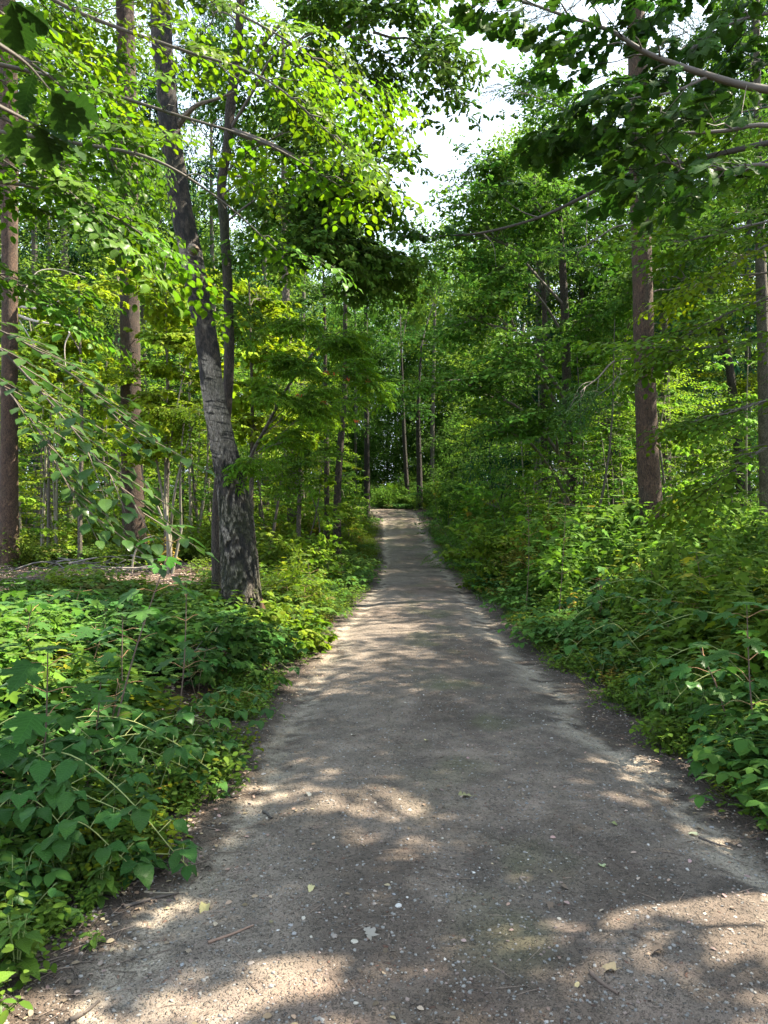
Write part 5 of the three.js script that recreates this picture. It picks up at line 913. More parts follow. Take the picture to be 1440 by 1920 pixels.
  for (const kind in PLANT) PLANT[kind].forEach((g, i) => {
    const set = sets[kind].filter((_, k) => k % PLANT[kind].length === i); if (!set.length) return;
    const im = new THREE.InstancedMesh(g, PMAT[kind], set.length), m = new THREE.Matrix4(), q = new THREE.Quaternion(), e = new THREE.Euler(), c = new THREE.Color();
    const unit = { herb: 0.22, clover: 0.1, grass: 0.34, cane: 0.32 }[kind] ?? 1;
    set.forEach((l, k) => { let s = l.h / unit, w = 1; if (kind === 'cane') { s = clamp(s, 0.3, 1.0); } else if (unit === 1) { w = clamp(0.62 / Math.max(0.2, s), 0.85, 1.5); } else s = clamp(s, 0.5, 1.6); m.compose(V(l.x, groundY(l.x, -l.d) - 0.01, -l.d), q.setFromEuler(e.set(rr(-0.15, 0.15), rnd() * 6.283, rr(-0.15, 0.15))), V(s * w, s, s * w)); im.setMatrixAt(k, m); const v = rr(0.75, 1.25), f = rnd(); im.setColorAt(k, f < 0.025 ? c.setRGB(2.6, 1.1, 2.2) : f < 0.06 ? c.setRGB(2.0 * v, 1.35 * v, 0.8) : c.setRGB(l.hue[0] * v, l.hue[1] * v, l.hue[2] * v)); });
    im.name = 'foliage'; kindOf(shadows(im), 'stuff'); o.add(im);
  });
}
{ // leaf litter
  seed = 331; const n = 15000, im = new THREE.InstancedMesh(LEAF.oval, M.dry, n), m = new THREE.Matrix4(), c = new THREE.Color();
  for (let k = 0; k < n; k++) {
    let d, x; if (k < 7000) { d = rr(9.5, 18); x = rr(-11, -2); } else { d = 1.9 + 12 * rnd() * rnd(); x = rnd() < 0.55 ? eL(d) - rr(-0.35, 2.2) : eR(d) + rr(-0.4, 2); if (rnd() < 0.06) x = rr(eL(d), eR(d)); }
    const onPath = x > eL(d) - 0.1 && x < eR(d) + 0.1, p = V(x, (onPath ? pathY(x, d) : groundY(x, -d)) + 0.006, -d), ld = around(V(1, rr(-0.25, 0.25), 0), rnd() * 360).normalize();
    im.setMatrixAt(k, basis(p, ld, V(rr(-0.5, 0.5), 1, rr(-0.5, 0.5)), onPath ? rr(0.012, 0.03) : rr(0.03, 0.075), m)); const v = rr(0.08, 0.42); im.setColorAt(k, c.setRGB(v, v * rr(0.62, 0.82), v * rr(0.4, 0.62)));
  }
  im.name = numbered('leaf_litter'); kindOf(shadows(im), 'stuff'); scene.add(im);
  { // crumbs of bark, husks and leaf bits trodden into the path
    const N = 8000, cr = new THREE.InstancedMesh(LEAF.lance, M.dry, N);
    for (let k = 0; k < N; k++) { const d = 1.9 + 11 * Math.pow(rnd(), 1.8), q = rnd(), x = q < 0.45 ? rr(eL(d), eR(d)) : q < 0.72 ? eL(d) + Math.abs(gauss()) * 0.45 : eR(d) - Math.abs(gauss()) * 0.45; if (Math.abs(x) > 0.62 * d) { cr.setMatrixAt(k, m.makeScale(0.001, 0.001, 0.001).setPosition(0.8, 0, -3)); cr.setColorAt(k, c.setRGB(0.1, 0.08, 0.06)); continue; } cr.setMatrixAt(k, basis(V(x, pathY(x, d) + 0.003, -d), around(V(1, rr(-0.1, 0.2), 0), rnd() * 360).normalize(), V(rr(-0.4, 0.4), 1, rr(-0.4, 0.4)), rr(0.006, 0.026), m)); const v = rr(0.03, 0.15); cr.setColorAt(k, c.setRGB(v * 1.15, v * 0.88, v * 0.68)); }
    cr.name = 'debris'; kindOf(shadows(cr), 'stuff'); pathRoot.add(cr);
  }
  const t = new MB();
  for (let k = 0; k < 1500; k++) { let d, x; if (k < 330) { d = rr(10, 17); x = rr(-10, -2.2); } else { d = 2 + 8 * rnd() * rnd(); x = rnd() < 0.7 ? (rnd() < 0.5 ? eL(d) + gauss() * 0.3 + 0.12 : eR(d) + gauss() * 0.3 - 0.15) : rr(eL(d), eR(d)); } const a = rnd() * 6.283, L = k < 330 ? rr(0.1, 0.6) : rr(0.02, 0.12), y = (px, pd) => (px > eL(pd) - 0.3 && px < eR(pd) + 0.3 ? pathY(px, pd) : groundY(px, -pd)), p = [0, 0.5, 1].map((q) => { const xx = x + Math.cos(a) * L * q, dd = d + Math.sin(a) * L * q; return V(xx, y(xx, dd) + 0.004 + (k < 330 ? rr(0, 0.05) : 0), -dd); }), r = k < 330 ? rr(0.003, 0.009) : rr(0.0008, 0.002), v = rr(0.06, 0.2); t.tube(p, [r, r * 0.9, r * 0.6], 4, [v * 1.2, v * 0.9, v * 0.7]); }
  const tl = t.build('twig_litter', M.twig, scene); kindOf(tl, 'stuff');
}

// ---------------------------------------------------------------- single plants close to the camera, leaf by leaf
function stemMesh(o, paths, r, tone, name = 'stem') { const b = new MB(); for (const p of paths) b.tube(p, p.map((_, k) => r * (1 - 0.75 * k / (p.length - 1))), 6, tone); return b.build(name, M.twig, o); }
// sycamore sapling: opposite pairs of big lobed leaves on long stalks
function sycamore(label, px, d, tipPx, tipPy, tipD, leaf, pairs, more = {}) {
  const e = more.offset ?? 0, base = V((px - 720) / FOC * d + e, 0, -d); base.y = groundY(base.x, base.z) - 0.02;
  const o = thing('sycamore_sapling', label, 'sapling', base, more.group), tip = at(tipPx, tipPy, tipD).sub(base);
  const pts = bend([V(0, 0, 0), tip.clone().multiplyScalar(0.5).add(V(rr(-0.03, 0.03), 0.02, rr(-0.03, 0.03))), tip], 16), c = new THREE.CatmullRomCurve3(pts), b = new MB();
  b.tube(pts, pts.map((_, k) => 0.0065 * (1 - 0.04 * k)), 7, more.stem ?? [0.12, 0.08, 0.06]);
  const mats = more.mats ?? TONE.maple;
  for (let k = 0; k < pairs; k++) {
    const t = mix(more.from ?? 0.35, 1, (k + 0.3) / pairs), p = c.getPoint(Math.min(1, t)), az = k * 90 + rr(-25, 25) + (more.az ?? 0);
    for (const q of [0, 180]) {
      const pd = around(V(1, rr(0.1, 0.5), 0), az + q).normalize(), L = leaf * rr(0.6, 1.1), e1 = p.clone().addScaledVector(pd, L * 0.6).add(V(0, 0.01, 0)), e2 = p.clone().addScaledVector(pd, L);
      b.tube([p, e1, e2], [0.0022, 0.0018, 0.0015], 5, [0.3, 0.16, 0.08]);
      const ld = around(pd, rr(-25, 25)); ld.y = rr(-0.45, 0.0); oneLeaf(o, LEAF.maple, mats, e2, ld.normalize(), V(rr(-0.3, 0.3), 1, rr(-0.3, 0.3)), leaf * rr(0.75, 1.2) * (1 - 0.25 * t + 0.2));
    }
  }
  const t2 = c.getPoint(1); for (let q = 0; q < 4; q++) { const ld = around(V(1, 0.1, 0), q * 90 + 30); oneLeaf(o, LEAF.maple, mats, t2, ld, V(0, 1, 0), leaf * rr(0.45, 0.8)); }
  b.build('stem', M.twig, o); return o;
}
function brambleCane(o, g0, pts, leaf, n, b) {
  const c = bend(pts.map((p) => at(...p).sub(g0)), 24), cc = new THREE.CatmullRomCurve3(c); b.tube(c, c.map((_, k) => 0.0036 * (1 - 0.028 * k)), 6, [0.26, 0.3, 0.1]);
  for (let k = 0; k < n; k++) {
    const t = (k + 0.6) / n, p = cc.getPoint(t), g = cc.getTangent(t), pd = around(g, (k % 2 ? 1 : -1) * rr(45, 85)); pd.y = rr(0.1, 0.6); pd.normalize(); const e = p.clone().addScaledVector(pd, leaf * rr(0.7, 1.2)); b.tube([p, e], [0.0018, 0.0013], 5, [0.25, 0.28, 0.1]);
    for (const q of rnd() < 0.25 ? [0, 62, -62, 118, -118] : [0, 72, -72]) { const ld = around(pd, q + rr(-8, 8)); ld.y = rr(-0.5, 0.05); oneLeaf(o, LEAF.bramble, TONE.bramble, e.clone().addScaledVector(ld, 0.012), ld.normalize(), V(rr(-0.25, 0.25), 1, rr(-0.25, 0.25)), leaf * (Math.abs(q) > 100 ? 0.7 : q ? 0.9 : 1.15) * rr(0.85, 1.15), 1); }
  }
}
function bramble(label, foot, canes, leaf = 0.085, n = 7) {
  const g0 = V(foot[0], 0, -foot[1]); g0.y = groundY(g0.x, g0.z) - 0.02; const o = thing('bramble_plant', label, 'bramble', g0), b = new MB();
  for (const c of canes) brambleCane(o, g0, c, leaf, n, b);
  b.build('cane', M.twig, o); return o;
}
seed = 401;
bramble('bramble with broad ribbed leaves and a bright runner arching down to bare soil', [-1.75, 3.6], [[[20, 1440, 3.5], [110, 1410, 3.4], [200, 1460, 3.25], [270, 1530, 3.2], [320, 1590, 3.2], [352, 1625, 3.25]], [[30, 1540, 3.3], [100, 1470, 3.3], [180, 1500, 3.2], [250, 1530, 3.2]], [[60, 1600, 3.1], [140, 1540, 3.1], [220, 1600, 3.1], [272, 1650, 3.15]], [[20, 1480, 3.6], [150, 1420, 3.6], [250, 1400, 3.7], [350, 1440, 3.8]]], 0.088, 8);
bramble('shaded bramble with dark blue-green leaves below the big sycamore leaves', [-1.7, 4.4], [[[40, 1430, 4], [130, 1350, 3.9], [240, 1350, 3.9], [340, 1400, 4]], [[120, 1480, 4], [200, 1390, 4], [300, 1380, 4.1], [390, 1440, 4.2]], [[0, 1420, 3.6], [60, 1370, 3.6], [130, 1400, 3.6], [180, 1450, 3.6]], [[200, 1450, 4.2], [260, 1370, 4.4], [350, 1340, 4.6], [420, 1370, 4.7]]], 0.085, 8);
bramble('bramble shoot lying out on the bare soil with one neat three-part leaf', [-1.1, 3.42], [[[250, 1590, 3.3], [290, 1600, 3.3], [330, 1605, 3.32], [362, 1640, 3.3]]], 0.062, 3);
bramble('dense bramble at the picture edge above the yellow flowers', [-2.0, 3.5], [[[-60, 1500, 3.4], [20, 1400, 3.4], [80, 1420, 3.35], [120, 1480, 3.3]], [[-40, 1560, 3.2], [30, 1490, 3.2], [90, 1520, 3.15], [130, 1570, 3.1]], [[-60, 1400, 3.7], [40, 1340, 3.7], [120, 1350, 3.7], [190, 1400, 3.6]]], 0.09, 7);
bramble('bramble with small leaves spilling over the path edge, dark and glossy', [-1.35, 4.6], [[[300, 1440, 4.6], [350, 1380, 4.6], [410, 1390, 4.6], [445, 1430, 4.6]], [[280, 1400, 4.9], [350, 1330, 4.9], [430, 1330, 4.9], [480, 1360, 4.9]], [[330, 1360, 5.3], [400, 1300, 5.3], [470, 1300, 5.3], [505, 1330, 5.3]], [[300, 1500, 4.2], [350, 1450, 4.2], [390, 1470, 4.2], [410, 1500, 4.2]]], 0.07, 9);
bramble('bramble clump beside the sunlit weeds between birch foot and path', [-1.7, 7.2], [[[380, 1300, 7], [430, 1230, 7], [500, 1230, 7], [550, 1260, 7]], [[400, 1260, 7.6], [460, 1190, 7.6], [530, 1200, 7.6], [570, 1225, 7.6]], [[340, 1290, 6.6], [400, 1240, 6.6], [470, 1260, 6.6], [520, 1290, 6.6]]], 0.08, 9);
bramble('bramble climbing over the shaded edge of the shrub bank', [2.6, 5.6], [[[1400, 1270, 5.4], [1330, 1210, 5.3], [1260, 1230, 5.2], [1190, 1280, 5.2]], [[1440, 1330, 5], [1370, 1260, 5], [1300, 1280, 4.9], [1250, 1330, 4.9]], [[1420, 1200, 5.8], [1340, 1150, 5.7], [1240, 1170, 5.6], [1160, 1220, 5.6]], [[1440, 1420, 4.6], [1400, 1380, 4.5], [1340, 1400, 4.4], [1310, 1440, 4.4]]], 0.08, 8);
bramble('bramble with pale stems trailing down to the path from the shrub bank', [2.7, 7.4], [[[1260, 1180, 7.2], [1180, 1120, 7.1], [1100, 1140, 7], [1040, 1200, 7]], [[1300, 1150, 7.4], [1220, 1090, 7.3], [1120, 1100, 7.2], [1050, 1150, 7.2]], [[1200, 1220, 6.8], [1150, 1170, 6.7], [1090, 1200, 6.6], [1060, 1240, 6.6]]], 0.08, 9);
seed = 410;
sycamore('sycamore sapling with the largest pale blue-green leaves low at the picture edge', 60, 3.6, 90, 1215, 3.4, 0.15, 4, { from: 0.45 });
sycamore('low sycamore sapling with big drooping leaves, just behind the broad ribbed bramble', 150, 3.9, 190, 1270, 3.7, 0.13, 4, { from: 0.4 });
sycamore('tall thin sycamore sapling slanting up in front of the brown spruce foot', 190, 4.4, 335, 985, 4.5, 0.14, 5, { from: 0.5, az: 20 });
sycamore('sycamore sapling with layered leaves before the foot of the birch', 330, 5.2, 350, 1090, 5.2, 0.13, 4, { from: 0.4 });
sycamore('small sycamore sapling under the slanting one, dark and low', 240, 5.0, 230, 1150, 5.0, 0.12, 3, { from: 0.4 });
sycamore('sycamore sapling in shade at the far end of the leaf litter', 40, 5.6, 60, 1130, 5.6, 0.12, 4, { from: 0.4 });
sycamore('sycamore sapling at the picture edge of the shrub bank with the biggest dark leaves there', 1390, 4.6, 1400, 1130, 4.5, 0.15, 5, { from: 0.35, offset: 0.1 });
sycamore('shorter sycamore sapling beside it overhanging the grassy path edge', 1330, 4.9, 1310, 1210, 4.8, 0.13, 4, { from: 0.4, offset: 0.15 });
sycamore('sycamore sapling with yellow leaves at its tip on the shrub bank', 1330, 7.4, 1305, 1035, 7.3, 0.14, 4, { from: 0.45, mats: [TONE.maple[4], TONE.maple[5], (() => { const m = M.mapleNear.clone(); m.color = rgb(0.42, 0.4, 0.03); return m; })()] });
sycamore('bright green sycamore sapling standing highest on the bank below the spreading oak', 1045, 9.5, 1062, 925, 9.4, 0.17, 5, { from: 0.4, mats: tones(M.beechNear) });
sycamore('light green sycamore sapling between the oak and the path, half hidden in shrubs', 985, 11, 990, 930, 10.8, 0.16, 5, { from: 0.4, mats: tones(M.beechNear) });
sycamore('sunlit sycamore sapling beside the path below the thin dark trunks', 600, 11, 575, 1040, 11, 0.14, 4, { from: 0.3, mats: tones(M.beechNear) });
// smaller saplings of the same kind that cover the bank, one like the next
const ORD = ['nearest', 'second nearest', 'third nearest', 'fourth nearest', 'fifth nearest', 'sixth nearest', 'seventh nearest', 'eighth nearest', 'ninth nearest', 'tenth nearest', 'eleventh nearest', 'twelfth nearest', 'thirteenth nearest', 'fourteenth nearest', 'fifteenth nearest', 'sixteenth nearest', 'seventeenth nearest', 'eighteenth nearest', 'nineteenth nearest', 'twentieth nearest'];
function carpet(source, n, label, mark, group, place, kind = ['sycamore_seedling', 'seedling']) {   // mark: [words, x, d] of what the label counts from
  const all = [];
  for (let k = 0; k < n; k++) {
    const [x, d, s] = place(k), o = k ? source.clone() : source; if (k) { o.name = numbered(kind[0]); scene.add(o); }
    o.position.set(x, groundY(x, -d) - 0.01, -d); o.rotation.set(rr(-0.12, 0.12), rnd() * 6.283, rr(-0.12, 0.12)); o.scale.setScalar(s); o.userData = { category: kind[1], group }; all.push([Math.hypot(x - mark[1], d - mark[2]), o]);
  }
  all.sort((p, q) => p[0] - q[0]).forEach(([, o], i) => { o.userData.label = label + ', ' + ORD[i] + ' ' + mark[0]; });
}
function seedling(leaf, pairs, h, mats) {
  const o = thing('sycamore_seedling', '', 'seedling', V(0, 0, 0)), b = new MB();
  for (let s = 0; s < 2; s++) { const a = rnd() * 6.283, tip = V(Math.cos(a) * 0.12, h * rr(0.75, 1), Math.sin(a) * 0.12), pts = bend([V(0, 0, 0), tip.clone().multiplyScalar(0.5).add(V(0.01, 0.02, 0)), tip], 6), c = new THREE.CatmullRomCurve3(pts); b.tube(pts, pts.map((_, k) => 0.005 * (1 - 0.09 * k)), 5, [0.14, 0.1, 0.06]);
    for (let k = 0; k < pairs; k++) { const t = 0.4 + 0.6 * (k + 0.6) / pairs, p = c.getPoint(Math.min(1, t)); for (const q of [0, 180]) { const pd = around(V(1, rr(0.1, 0.45), 0), k * 90 + q + rr(-25, 25)).normalize(), L = leaf * rr(0.5, 1.1), e2 = p.clone().addScaledVector(pd, L); b.tube([p, e2], [0.002, 0.0014], 5, [0.3, 0.18, 0.08]); const ld = around(pd, rr(-25, 25)); ld.y = rr(-0.4, 0); oneLeaf(o, LEAF.maple, mats, e2, ld.normalize(), V(rr(-0.3, 0.3), 1, rr(-0.3, 0.3)), leaf * rr(0.65, 1.2)); } } }
  b.build('stem', M.twig, o); return o;
}
seed = 415;
const leftSpot = () => { for (;;) { const d = rr(3.3, 8.6), x = eL(d) - rr(0.35, 3.4); if (x > -0.56 * d - 0.6) return [x, d, rr(0.7, 1.2)]; } };
carpet(seedling(0.15, 3, 0.55, TONE.maple), 18, 'large-leaved sycamore seedling on the shaded bank', ['to the birch foot', -1.8, 9.6], 'sycamore seedlings before the birch', leftSpot);
carpet(seedling(0.11, 4, 0.48, TONE.maple), 18, 'low small-leaved sycamore seedling on the shaded bank', ['to the birch foot', -1.8, 9.6], 'small sycamore seedlings before the birch', leftSpot);
carpet(seedling(0.12, 4, 0.7, TONE.maple), 20, 'sycamore seedling in the thick shrub bank', ['to the reddish spruce foot', 4.9, 14], 'sycamore seedlings on the shrub bank', () => { for (;;) { const d = rr(4.2, 11), x = eR(d) + rr(0.35, 3.2); if (x < 0.56 * d + 0.5) return [x, d, rr(0.75, 1.35)]; } });
carpet(seedling(0.11, 4, 0.6, tones(M.beechNear)), 16, 'bright sycamore seedling in the green strip beside the path', ['to the birch foot', -1.8, 9.6], 'bright sycamore seedlings beside the path', () => { const d = rr(10, 18), x = eL(d) - rr(0.3, 2.2); return [x, d, rr(0.7, 1.3)]; });
// weeds at the path edge
function weed(name, label, cat, x, d, stems, h, leaf, geo, mats, pairs, more = {}) {
  const g0 = V(x, 0, -d); g0.y = (x > eL(d) && x < eR(d) ? pathY(x, d) : groundY(x, -d)) - 0.01; const o = thing(name, label, cat, g0), b = new MB();
  for (let s = 0; s < stems; s++) {
    const a = rnd() * 360, hh = h * rr(0.6, 1.1), lean = around(V(1, 0, 0), a).multiplyScalar(rr(0.05, more.spread ?? 0.35)), pts = [0, 0.33, 0.66, 1].map((t) => V(lean.x * t * hh, hh * t, lean.z * t * hh)), c = new THREE.CatmullRomCurve3(pts); b.tube(pts, [0.003, 0.0026, 0.002, 0.001], 5, [0.2, 0.26, 0.08]);
    for (let k = 0; k < pairs; k++) { const t = 0.2 + 0.8 * (k + 0.5) / pairs, p = c.getPoint(t); for (const q of [0, 180]) { const ld = around(V(1, rr(-0.35, 0.25), 0), a + k * 90 + q + rr(-15, 15)).normalize(), S = leaf * (1.15 - 0.6 * t) * rr(0.8, 1.2); b.tube([p, p.clone().addScaledVector(ld, S * 0.2)], [0.001, 0.001], 4, [0.2, 0.26, 0.08]); oneLeaf(o, geo, mats, p.clone().addScaledVector(ld, S * 0.18), ld, V(rr(-0.3, 0.3), 1, rr(-0.3, 0.3)), S); } }
    if (more.flower) { const p = c.getPoint(1), f = new MB(); for (let q = 0; q < 6; q++) f.leaf(SH.diamond, basis(p, around(V(1, 0.35, 0), q * 60).normalize(), V(0, 1, 0), 0.008), more.flower); f.build('flower', M.stone, o); }
  }
  b.build('stem', M.twig, o); return o;
}
seed = 420;
weed('nettle_plant', 'leafy nettle-like weed lit by the sun at the bottom corner of the picture', 'weed', -1.22, 2.55, 4, 0.24, 0.085, LEAF.nettle, tones(M.herbNear), 4);
weed('nettle_plant', 'small sunlit weed at the lowest picture corner, partly outside it', 'weed', -1.22, 2.36, 3, 0.2, 0.08, LEAF.nettle, tones(M.herbNear), 3);
weed('weed_seedling', 'lone pale green seedling standing on the bare brown soil', 'seedling', -1.02, 2.72, 2, 0.085, 0.05, LEAF.nettle, TONE.herb, 3);
weed('yellow_flower_weed', 'thin weed with small yellow flowers at the picture edge', 'flower', -1.68, 3.35, 4, 0.34, 0.045, LEAF.lance, TONE.herb, 4, { flower: [0.75, 0.6, 0.05], spread: 0.5 });
weed('nettle_plant', 'fresh weed with pointed leaves hanging over the soil, below the ribbed bramble', 'weed', -1.12, 3.02, 5, 0.22, 0.08, LEAF.nettle, TONE.herb, 4);
weed('nettle_plant', 'dark weed drooping at the soil edge beside the pale dry leaf', 'weed', -1.05, 3.22, 4, 0.2, 0.075, LEAF.nettle, TONE.bramble, 4);
weed('nettle_plant', 'dense weed patch between the seedling and the brambles', 'weed', -1.5, 2.95, 7, 0.26, 0.07, LEAF.nettle, TONE.herb, 5);
weed('nettle_plant', 'tall nettle with toothed leaves catching light at the front of the shrub bank', 'weed', 2.2, 5.3, 5, 0.42, 0.1, LEAF.nettle, tones(M.herbNear), 6);
weed('nettle_plant', 'leafy weed where the bank meets the grassy path edge, with one upright leaf', 'weed', 2.02, 4.75, 4, 0.24, 0.08, LEAF.oval, TONE.herb, 4);
weed('nettle_plant', 'grey-green weed in the grass at the picture edge beside the path', 'weed', 2.1, 4.25, 5, 0.22, 0.07, LEAF.oval, TONE.bramble, 4);
weed('nettle_plant', 'pale nettle shoots sticking up before the foot of the reddish spruce', 'weed', 4.45, 12, 5, 1.5, 0.12, LEAF.nettle, TONE.herb, 6);
// leafy weeds at the foot of both banks, close to the camera
function leafyWeed(h, stems, pairs, leaf, geo, mats) {
  const o = thing('leafy_weed', '', 'weed', V(0, 0, 0)), b = new MB();
  for (let s = 0; s < stems; s++) {
    const a = rnd() * 360, hh = h * rr(0.6, 1.1), lean = around(V(1, 0, 0), a).multiplyScalar(rr(0.1, 0.6)), pts = [0, 0.33, 0.66, 1].map((t) => V(lean.x * t * hh, hh * t * (1 - 0.15 * t), lean.z * t * hh)), c = new THREE.CatmullRomCurve3(pts); b.tube(pts, [0.0032, 0.0027, 0.002, 0.001], 5, [0.17, 0.2, 0.07]);
    for (let k = 0; k < pairs; k++) { const t = 0.25 + 0.75 * (k + 0.5) / pairs, p = c.getPoint(t); for (const q of [0, 180]) { const ld = around(V(1, rr(-0.45, 0.2), 0), a + k * 90 + q + rr(-20, 20)).normalize(), S = leaf * (1.15 - 0.5 * t) * rr(0.65, 1.25); oneLeaf(o, geo, mats, p.clone().addScaledVector(ld, S * 0.15), ld, V(rr(-0.4, 0.4), 1, rr(-0.4, 0.4)), S); } }
  }
  b.build('stem', M.twig, o); return o;
}
seed = 425;
const W = ['leafy_weed', 'weed'], nearL = (k) => { const d = 2.5 + 2.6 * (k + rnd()) / 18; return [eL(d) - rr(0.08, 0.75), d, rr(0.7, 1.25)]; }, nearR = (k) => { const d = 3.9 + 3.2 * (k + rnd()) / 18; return [eR(d) + rr(0.08, 0.7), d, rr(0.7, 1.25)]; };
carpet(leafyWeed(0.3, 5, 4, 0.075, LEAF.nettle, TONE.herb), 18, 'toothed weed below the brambles', ['to the lone pale seedling', -1.02, 2.72], 'toothed weeds below the brambles', nearL, W);
carpet(leafyWeed(0.24, 6, 4, 0.06, LEAF.oval, TONE.bramble), 16, 'low oval-leaved weed below the brambles', ['to the lone pale seedling', -1.02, 2.72], 'oval weeds below the brambles', nearL, W);
carpet(leafyWeed(0.34, 5, 4, 0.08, LEAF.oval, TONE.bramble), 18, 'oval-leaved weed below the shrub bank', ['to the grassy path edge', 2.1, 4.25], 'oval weeds below the shrub bank', nearR, W);
carpet(leafyWeed(0.4, 4, 5, 0.085, LEAF.nettle, TONE.herb), 14, 'taller toothed weed below the shrub bank', ['to the grassy path edge', 2.1, 4.25], 'toothed weeds below the shrub bank', nearR, W);
// ---------------------------------------------------------------- small things lying about
function dryLeaf(label, px, py, size, tone, curl = 0.5, turn = rnd() * 360) {
  const d = EYE * FOC / (py - 960), x = (px - 720) / FOC * d, o = thing('fallen_leaf', label, 'leaf', V(x, pathY(x, d) + 0.008, -d));
  const sh = rnd() < 0.5 ? SH.oak : SH.nettle, b = new MB(), m = basis(V(-size / 2, 0, 0), V(1, 0.15, 0), V(0, 1, 0), V(size, size * (1 + curl * 2.2), size)); b.leaf(sh, m, [1, 1, 1]);
  const mat = M.dry.clone(); mat.color = rgb(...tone); const l = b.build('blade', mat, o); new MB().tube([V(-size / 2, 0, 0), V(-size * 0.62, 0.004, 0.004), V(-size * 0.72, 0.002, 0.01)], [0.0012, 0.001, 0.0008], 4, tone).build('stalk', M.twig, o);
  o.rotation.y = turn * Math.PI / 180; o.rotation.x = rr(-0.15, 0.15); return o;
}
seed = 430;
const B1 = [0.24, 0.19, 0.13], B2 = [0.14, 0.1, 0.07], G1 = [0.3, 0.34, 0.16], P1 = [0.5, 0.44, 0.34];
dryLeaf('large curled grey-brown leaf low in the middle of the path', 695, 1772, 0.09, [0.27, 0.24, 0.2], 0.6);
dryLeaf('curled olive brown leaf lying on the path under the large sunny patch', 868, 1510, 0.1, [0.24, 0.22, 0.1], 0.8);
dryLeaf('twisted yellowish leaf on the pale sand near the brown soil', 383, 1712, 0.07, [0.3, 0.27, 0.12], 1);
dryLeaf('pale green leaf lying in the small sunny patch', 1128, 1636, 0.055, G1, 0.3);
dryLeaf('light green leaf on the sandy streak by the bank', 1296, 1568, 0.055, [0.4, 0.42, 0.25], 0.3);
dryLeaf('small olive leaf in the shade between the two sunny patches', 1154, 1560, 0.04, [0.2, 0.22, 0.08], 0.6);
dryLeaf('dark crumpled leaf at the border of the big sunny area', 1222, 1812, 0.075, B2, 1);
dryLeaf('dark upright curl of a leaf in the lower middle shade', 1032, 1720, 0.055, B2, 1.3);
dryLeaf('small dark leaf just above the upright curl', 1062, 1684, 0.045, B2, 0.9);
dryLeaf('tan leaf beside the stick in the sunny area', 1135, 1846, 0.07, [0.36, 0.27, 0.15], 1);
dryLeaf('pale leaf flat on the path beside the short thick twig', 578, 1502, 0.045, P1, 0.2);
dryLeaf('pale yellow leaf near the mossy spot low on the path', 583, 1682, 0.05, [0.48, 0.42, 0.2], 0.2);
dryLeaf('grey pale leaf among the stones high up on the path', 662, 1388, 0.06, P1, 0.3);
dryLeaf('tiny yellowish leaf on the sunny band far up the path', 800, 1400, 0.045, [0.4, 0.36, 0.16], 0.3);
dryLeaf('dark leaf in the shade next to the olive brown leaf', 826, 1534, 0.05, B2, 0.8);
dryLeaf('whitish dry leaf caught on the soil under the bramble', 195, 1648, 0.07, [0.55, 0.48, 0.38], 0.7);
dryLeaf('brown leaf curled on the dark soil by the path edge', 352, 1562, 0.07, [0.42, 0.34, 0.27], 0.7);
dryLeaf('brown leaf in front of the grey-green weed', 1310, 1555, 0.06, B1, 0.8);
function stick(label, pts, r, tone = [0.13, 0.1, 0.075]) {
  const q = pts.map(([px, py]) => { const d = EYE * FOC / (py - 960), x = (px - 720) / FOC * d; return V(x, pathY(x, d) + r * 0.8, -d); }), g0 = q[0].clone(), o = thing('twig', label, 'twig', g0);
  const c = bend(q.map((p) => p.sub(g0)), 10); new MB().tube(c, c.map((_, k) => r * (1 - 0.05 * k)), 7, (t, a, P) => { const k = 0.7 + 0.6 * noise(P.x * 60, P.y * 60, P.z * 60); return tone.map((v) => v * k); }, (t, a, P) => r * 0.3 * (noise(P.x * 70, P.y * 70, P.z * 70) - 0.5)).build('wood', M.twig, o);
  const m = c[6].clone(); new MB().tube([m, m.clone().add(V(rr(-0.02, 0.02), 0.004, rr(-0.03, 0.03)))], [r * 0.5, r * 0.2], 5, tone).build('side_shoot', M.twig, o); return o;
}
stick('short thick twig on the path near the pale flat leaf', [[494, 1524], [503, 1532], [510, 1542]], 0.009, [0.1, 0.085, 0.075]);
stick('long reddish twig lying across the lower path beside the brown soil', [[390, 1784], [430, 1772], [475, 1752]], 0.006, [0.22, 0.14, 0.1]);
stick('thin crooked stick in the sunny area, darker end toward the camera', [[1107, 1852], [1130, 1872], [1160, 1894]], 0.008, [0.12, 0.085, 0.065]);
stick('dark stick along the brown soil under the bramble shoot', [[232, 1708], [280, 1692], [335, 1672]], 0.008, [0.075, 0.06, 0.05]);
stick('dark stick at the bottom edge of the picture on brown soil', [[130, 1916], [160, 1900], [186, 1880]], 0.008, [0.07, 0.055, 0.045]);
stick('thin straight twig upright to the path in the lower shade', [[975, 1664], [984, 1676], [990, 1690]], 0.005, [0.15, 0.12, 0.1]);
stick('slim pale twig by the whitish dry leaf on the soil', [[270, 1676], [310, 1674], [352, 1668]], 0.004, [0.3, 0.25, 0.18]);
stick('dark forked twig on the sandy streak below the bank', [[1310, 1574], [1345, 1585], [1375, 1588]], 0.006, [0.08, 0.065, 0.055]);
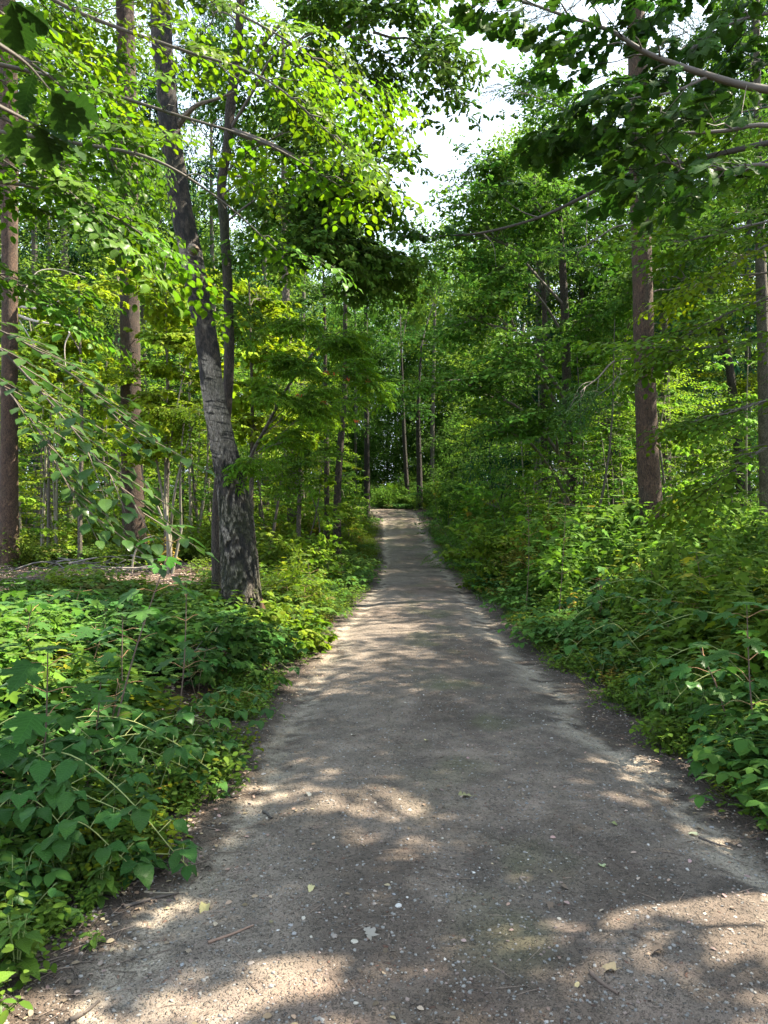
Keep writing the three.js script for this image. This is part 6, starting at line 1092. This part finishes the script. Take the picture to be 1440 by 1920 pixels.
{ // heap of dead branches in the clearing
  seed = 440; const g0 = at(190, 1085, 14.5); g0.y = groundY(g0.x, g0.z); const o = thing('brush_heap', 'low heap of dead grey branches on the leaf litter between the two spruces', 'branch heap', g0);
  for (let k = 0; k < 24; k++) { const a = rr(-0.6, 0.6) + (rnd() < 0.5 ? 0 : 3.14), L = rr(0.4, 1.3), x = rr(-1.1, 1.1), z = rr(-0.4, 0.4), y = rr(0.02, 0.22), p = [0, 0.4, 0.75, 1].map((t) => V(x + Math.cos(a) * L * (t - 0.5), y + 0.12 * Math.sin(t * 3) * rnd() + (t - 0.5) * rr(-0.2, 0.2), z + Math.sin(a) * L * (t - 0.5))); const r = rr(0.008, 0.02), v = rr(0.07, 0.19), c = bend(p, 8); for (const q of c) q.y = Math.max(q.y, 0.01); new MB().tube(c, c.map((_, i) => r * (1 - 0.09 * i)), 5, [v, v * 0.88, v * 0.76]).build('dead_branch', M.twig, o); }
  const c = bend([at(246, 1083, 14.2), at(252, 1040, 14.1), at(268, 1012, 14), at(290, 1004, 14)].map((p) => p.sub(g0)), 10); new MB().tube(c, c.map((_, i) => 0.02 * (1 - 0.08 * i)), 6, [0.32, 0.28, 0.22]).build('dead_branch', M.twig, o);
}
// bushes at the path edge farther on
function bush(label, px, d, w, h, n, spray, mat, hue, x0) {
  const g0 = V(x0 ?? (px - 720) / FOC * d, 0, -d); g0.y = groundY(g0.x, g0.z) - 0.03; const o = thing('bush', label, 'bush', g0), list = [];
  for (let k = 0; k < 6; k++) { const c = V(rr(-0.45, 0.45) * w, h * rr(0.35, 0.8), rr(-0.4, 0.4) * w); bough(o, V(rr(-0.06, 0.06), 0, rr(-0.06, 0.06)), c, [w * 0.33, h * 0.24, w * 0.33], Math.round(n / 6), list, { br: 0.01, sc: 0.75, name: 'stem' }); }
  for (let k = 0; k < n / 3; k++) { const a = rnd() * 6.283, r = w * 0.5 * Math.sqrt(rnd()); list.push({ p: V(Math.cos(a) * r, h * rr(0.05, 0.4), Math.sin(a) * r), dir: V(Math.cos(a), rr(0, 0.4), Math.sin(a)), s: 0.65 }); }
  crown(o, spray, mat, list, hue); return o;
}
seed = 450;
bush('yellow-green bush leaning out to the path where the dark pair of trunks stands', 655, 24, 1.5, 1.9, 90, 'beech', M.beech, [1.25, 1.15, 0.8]);
bush('leafy bush at the path edge opposite the dark pair of trunks, pale and feathery', 862, 21, 1.5, 1.5, 90, 'birch', M.birch, [1.15, 1.1, 0.9]);
bush('dark green bush overhanging the path before its bend, on the bank side', 835, 31, 2.2, 2.6, 110, 'oak', M.oak, [0.9, 1, 0.9]);
bush('broad shadowy bush closing the end of the path', 735, 52.5, 3.2, 1.6, 110, 'beech', M.beech, [0.7, 0.9, 0.95]);
bush('grey-green bush at the end of the path under the brown trunk', 775, 53.5, 2.4, 2.2, 80, 'oak', M.oak, [0.9, 1, 1.1]);
bush('rounded light green bush half way up the shrub bank', 930, 15, 1.5, 1.8, 100, 'maple', M.maple, [1.1, 1.05, 0.8]);
bush('bush with reddish brown withering leaves inside the shrub bank', 1010, 13, 1.2, 1.35, 70, 'oak', M.oak, [2.0, 0.95, 0.7]);
bush('low leafy bush beside the path close past the birch', 590, 15, 1.3, 1.1, 80, 'maple', M.maple, [1.15, 1.1, 0.8]);
bush('bright sunlit bush at the foot of the birch on its path side', 505, 8.5, 0.8, 0.42, 60, 'maple', M.beech, [1.2, 1.1, 0.8]);
bush('sunlit leafy bush a step behind the birch foot, touching the path edge', 535, 11, 1.0, 0.75, 70, 'beech', M.beech, [1.15, 1.1, 0.8]);
bush('dark bush under the slanting sycamore sapling, in the shade before the birch', 330, 7.0, 1.2, 0.6, 70, 'maple', M.bramble, [0.9, 0.95, 1.1]);
bush('shaded bush of broad leaves at the picture edge before the leaf litter', 60, 6.4, 1.3, 0.62, 80, 'maple', M.bramble, [0.85, 0.95, 1.15]);
renderer.render(scene, camera);
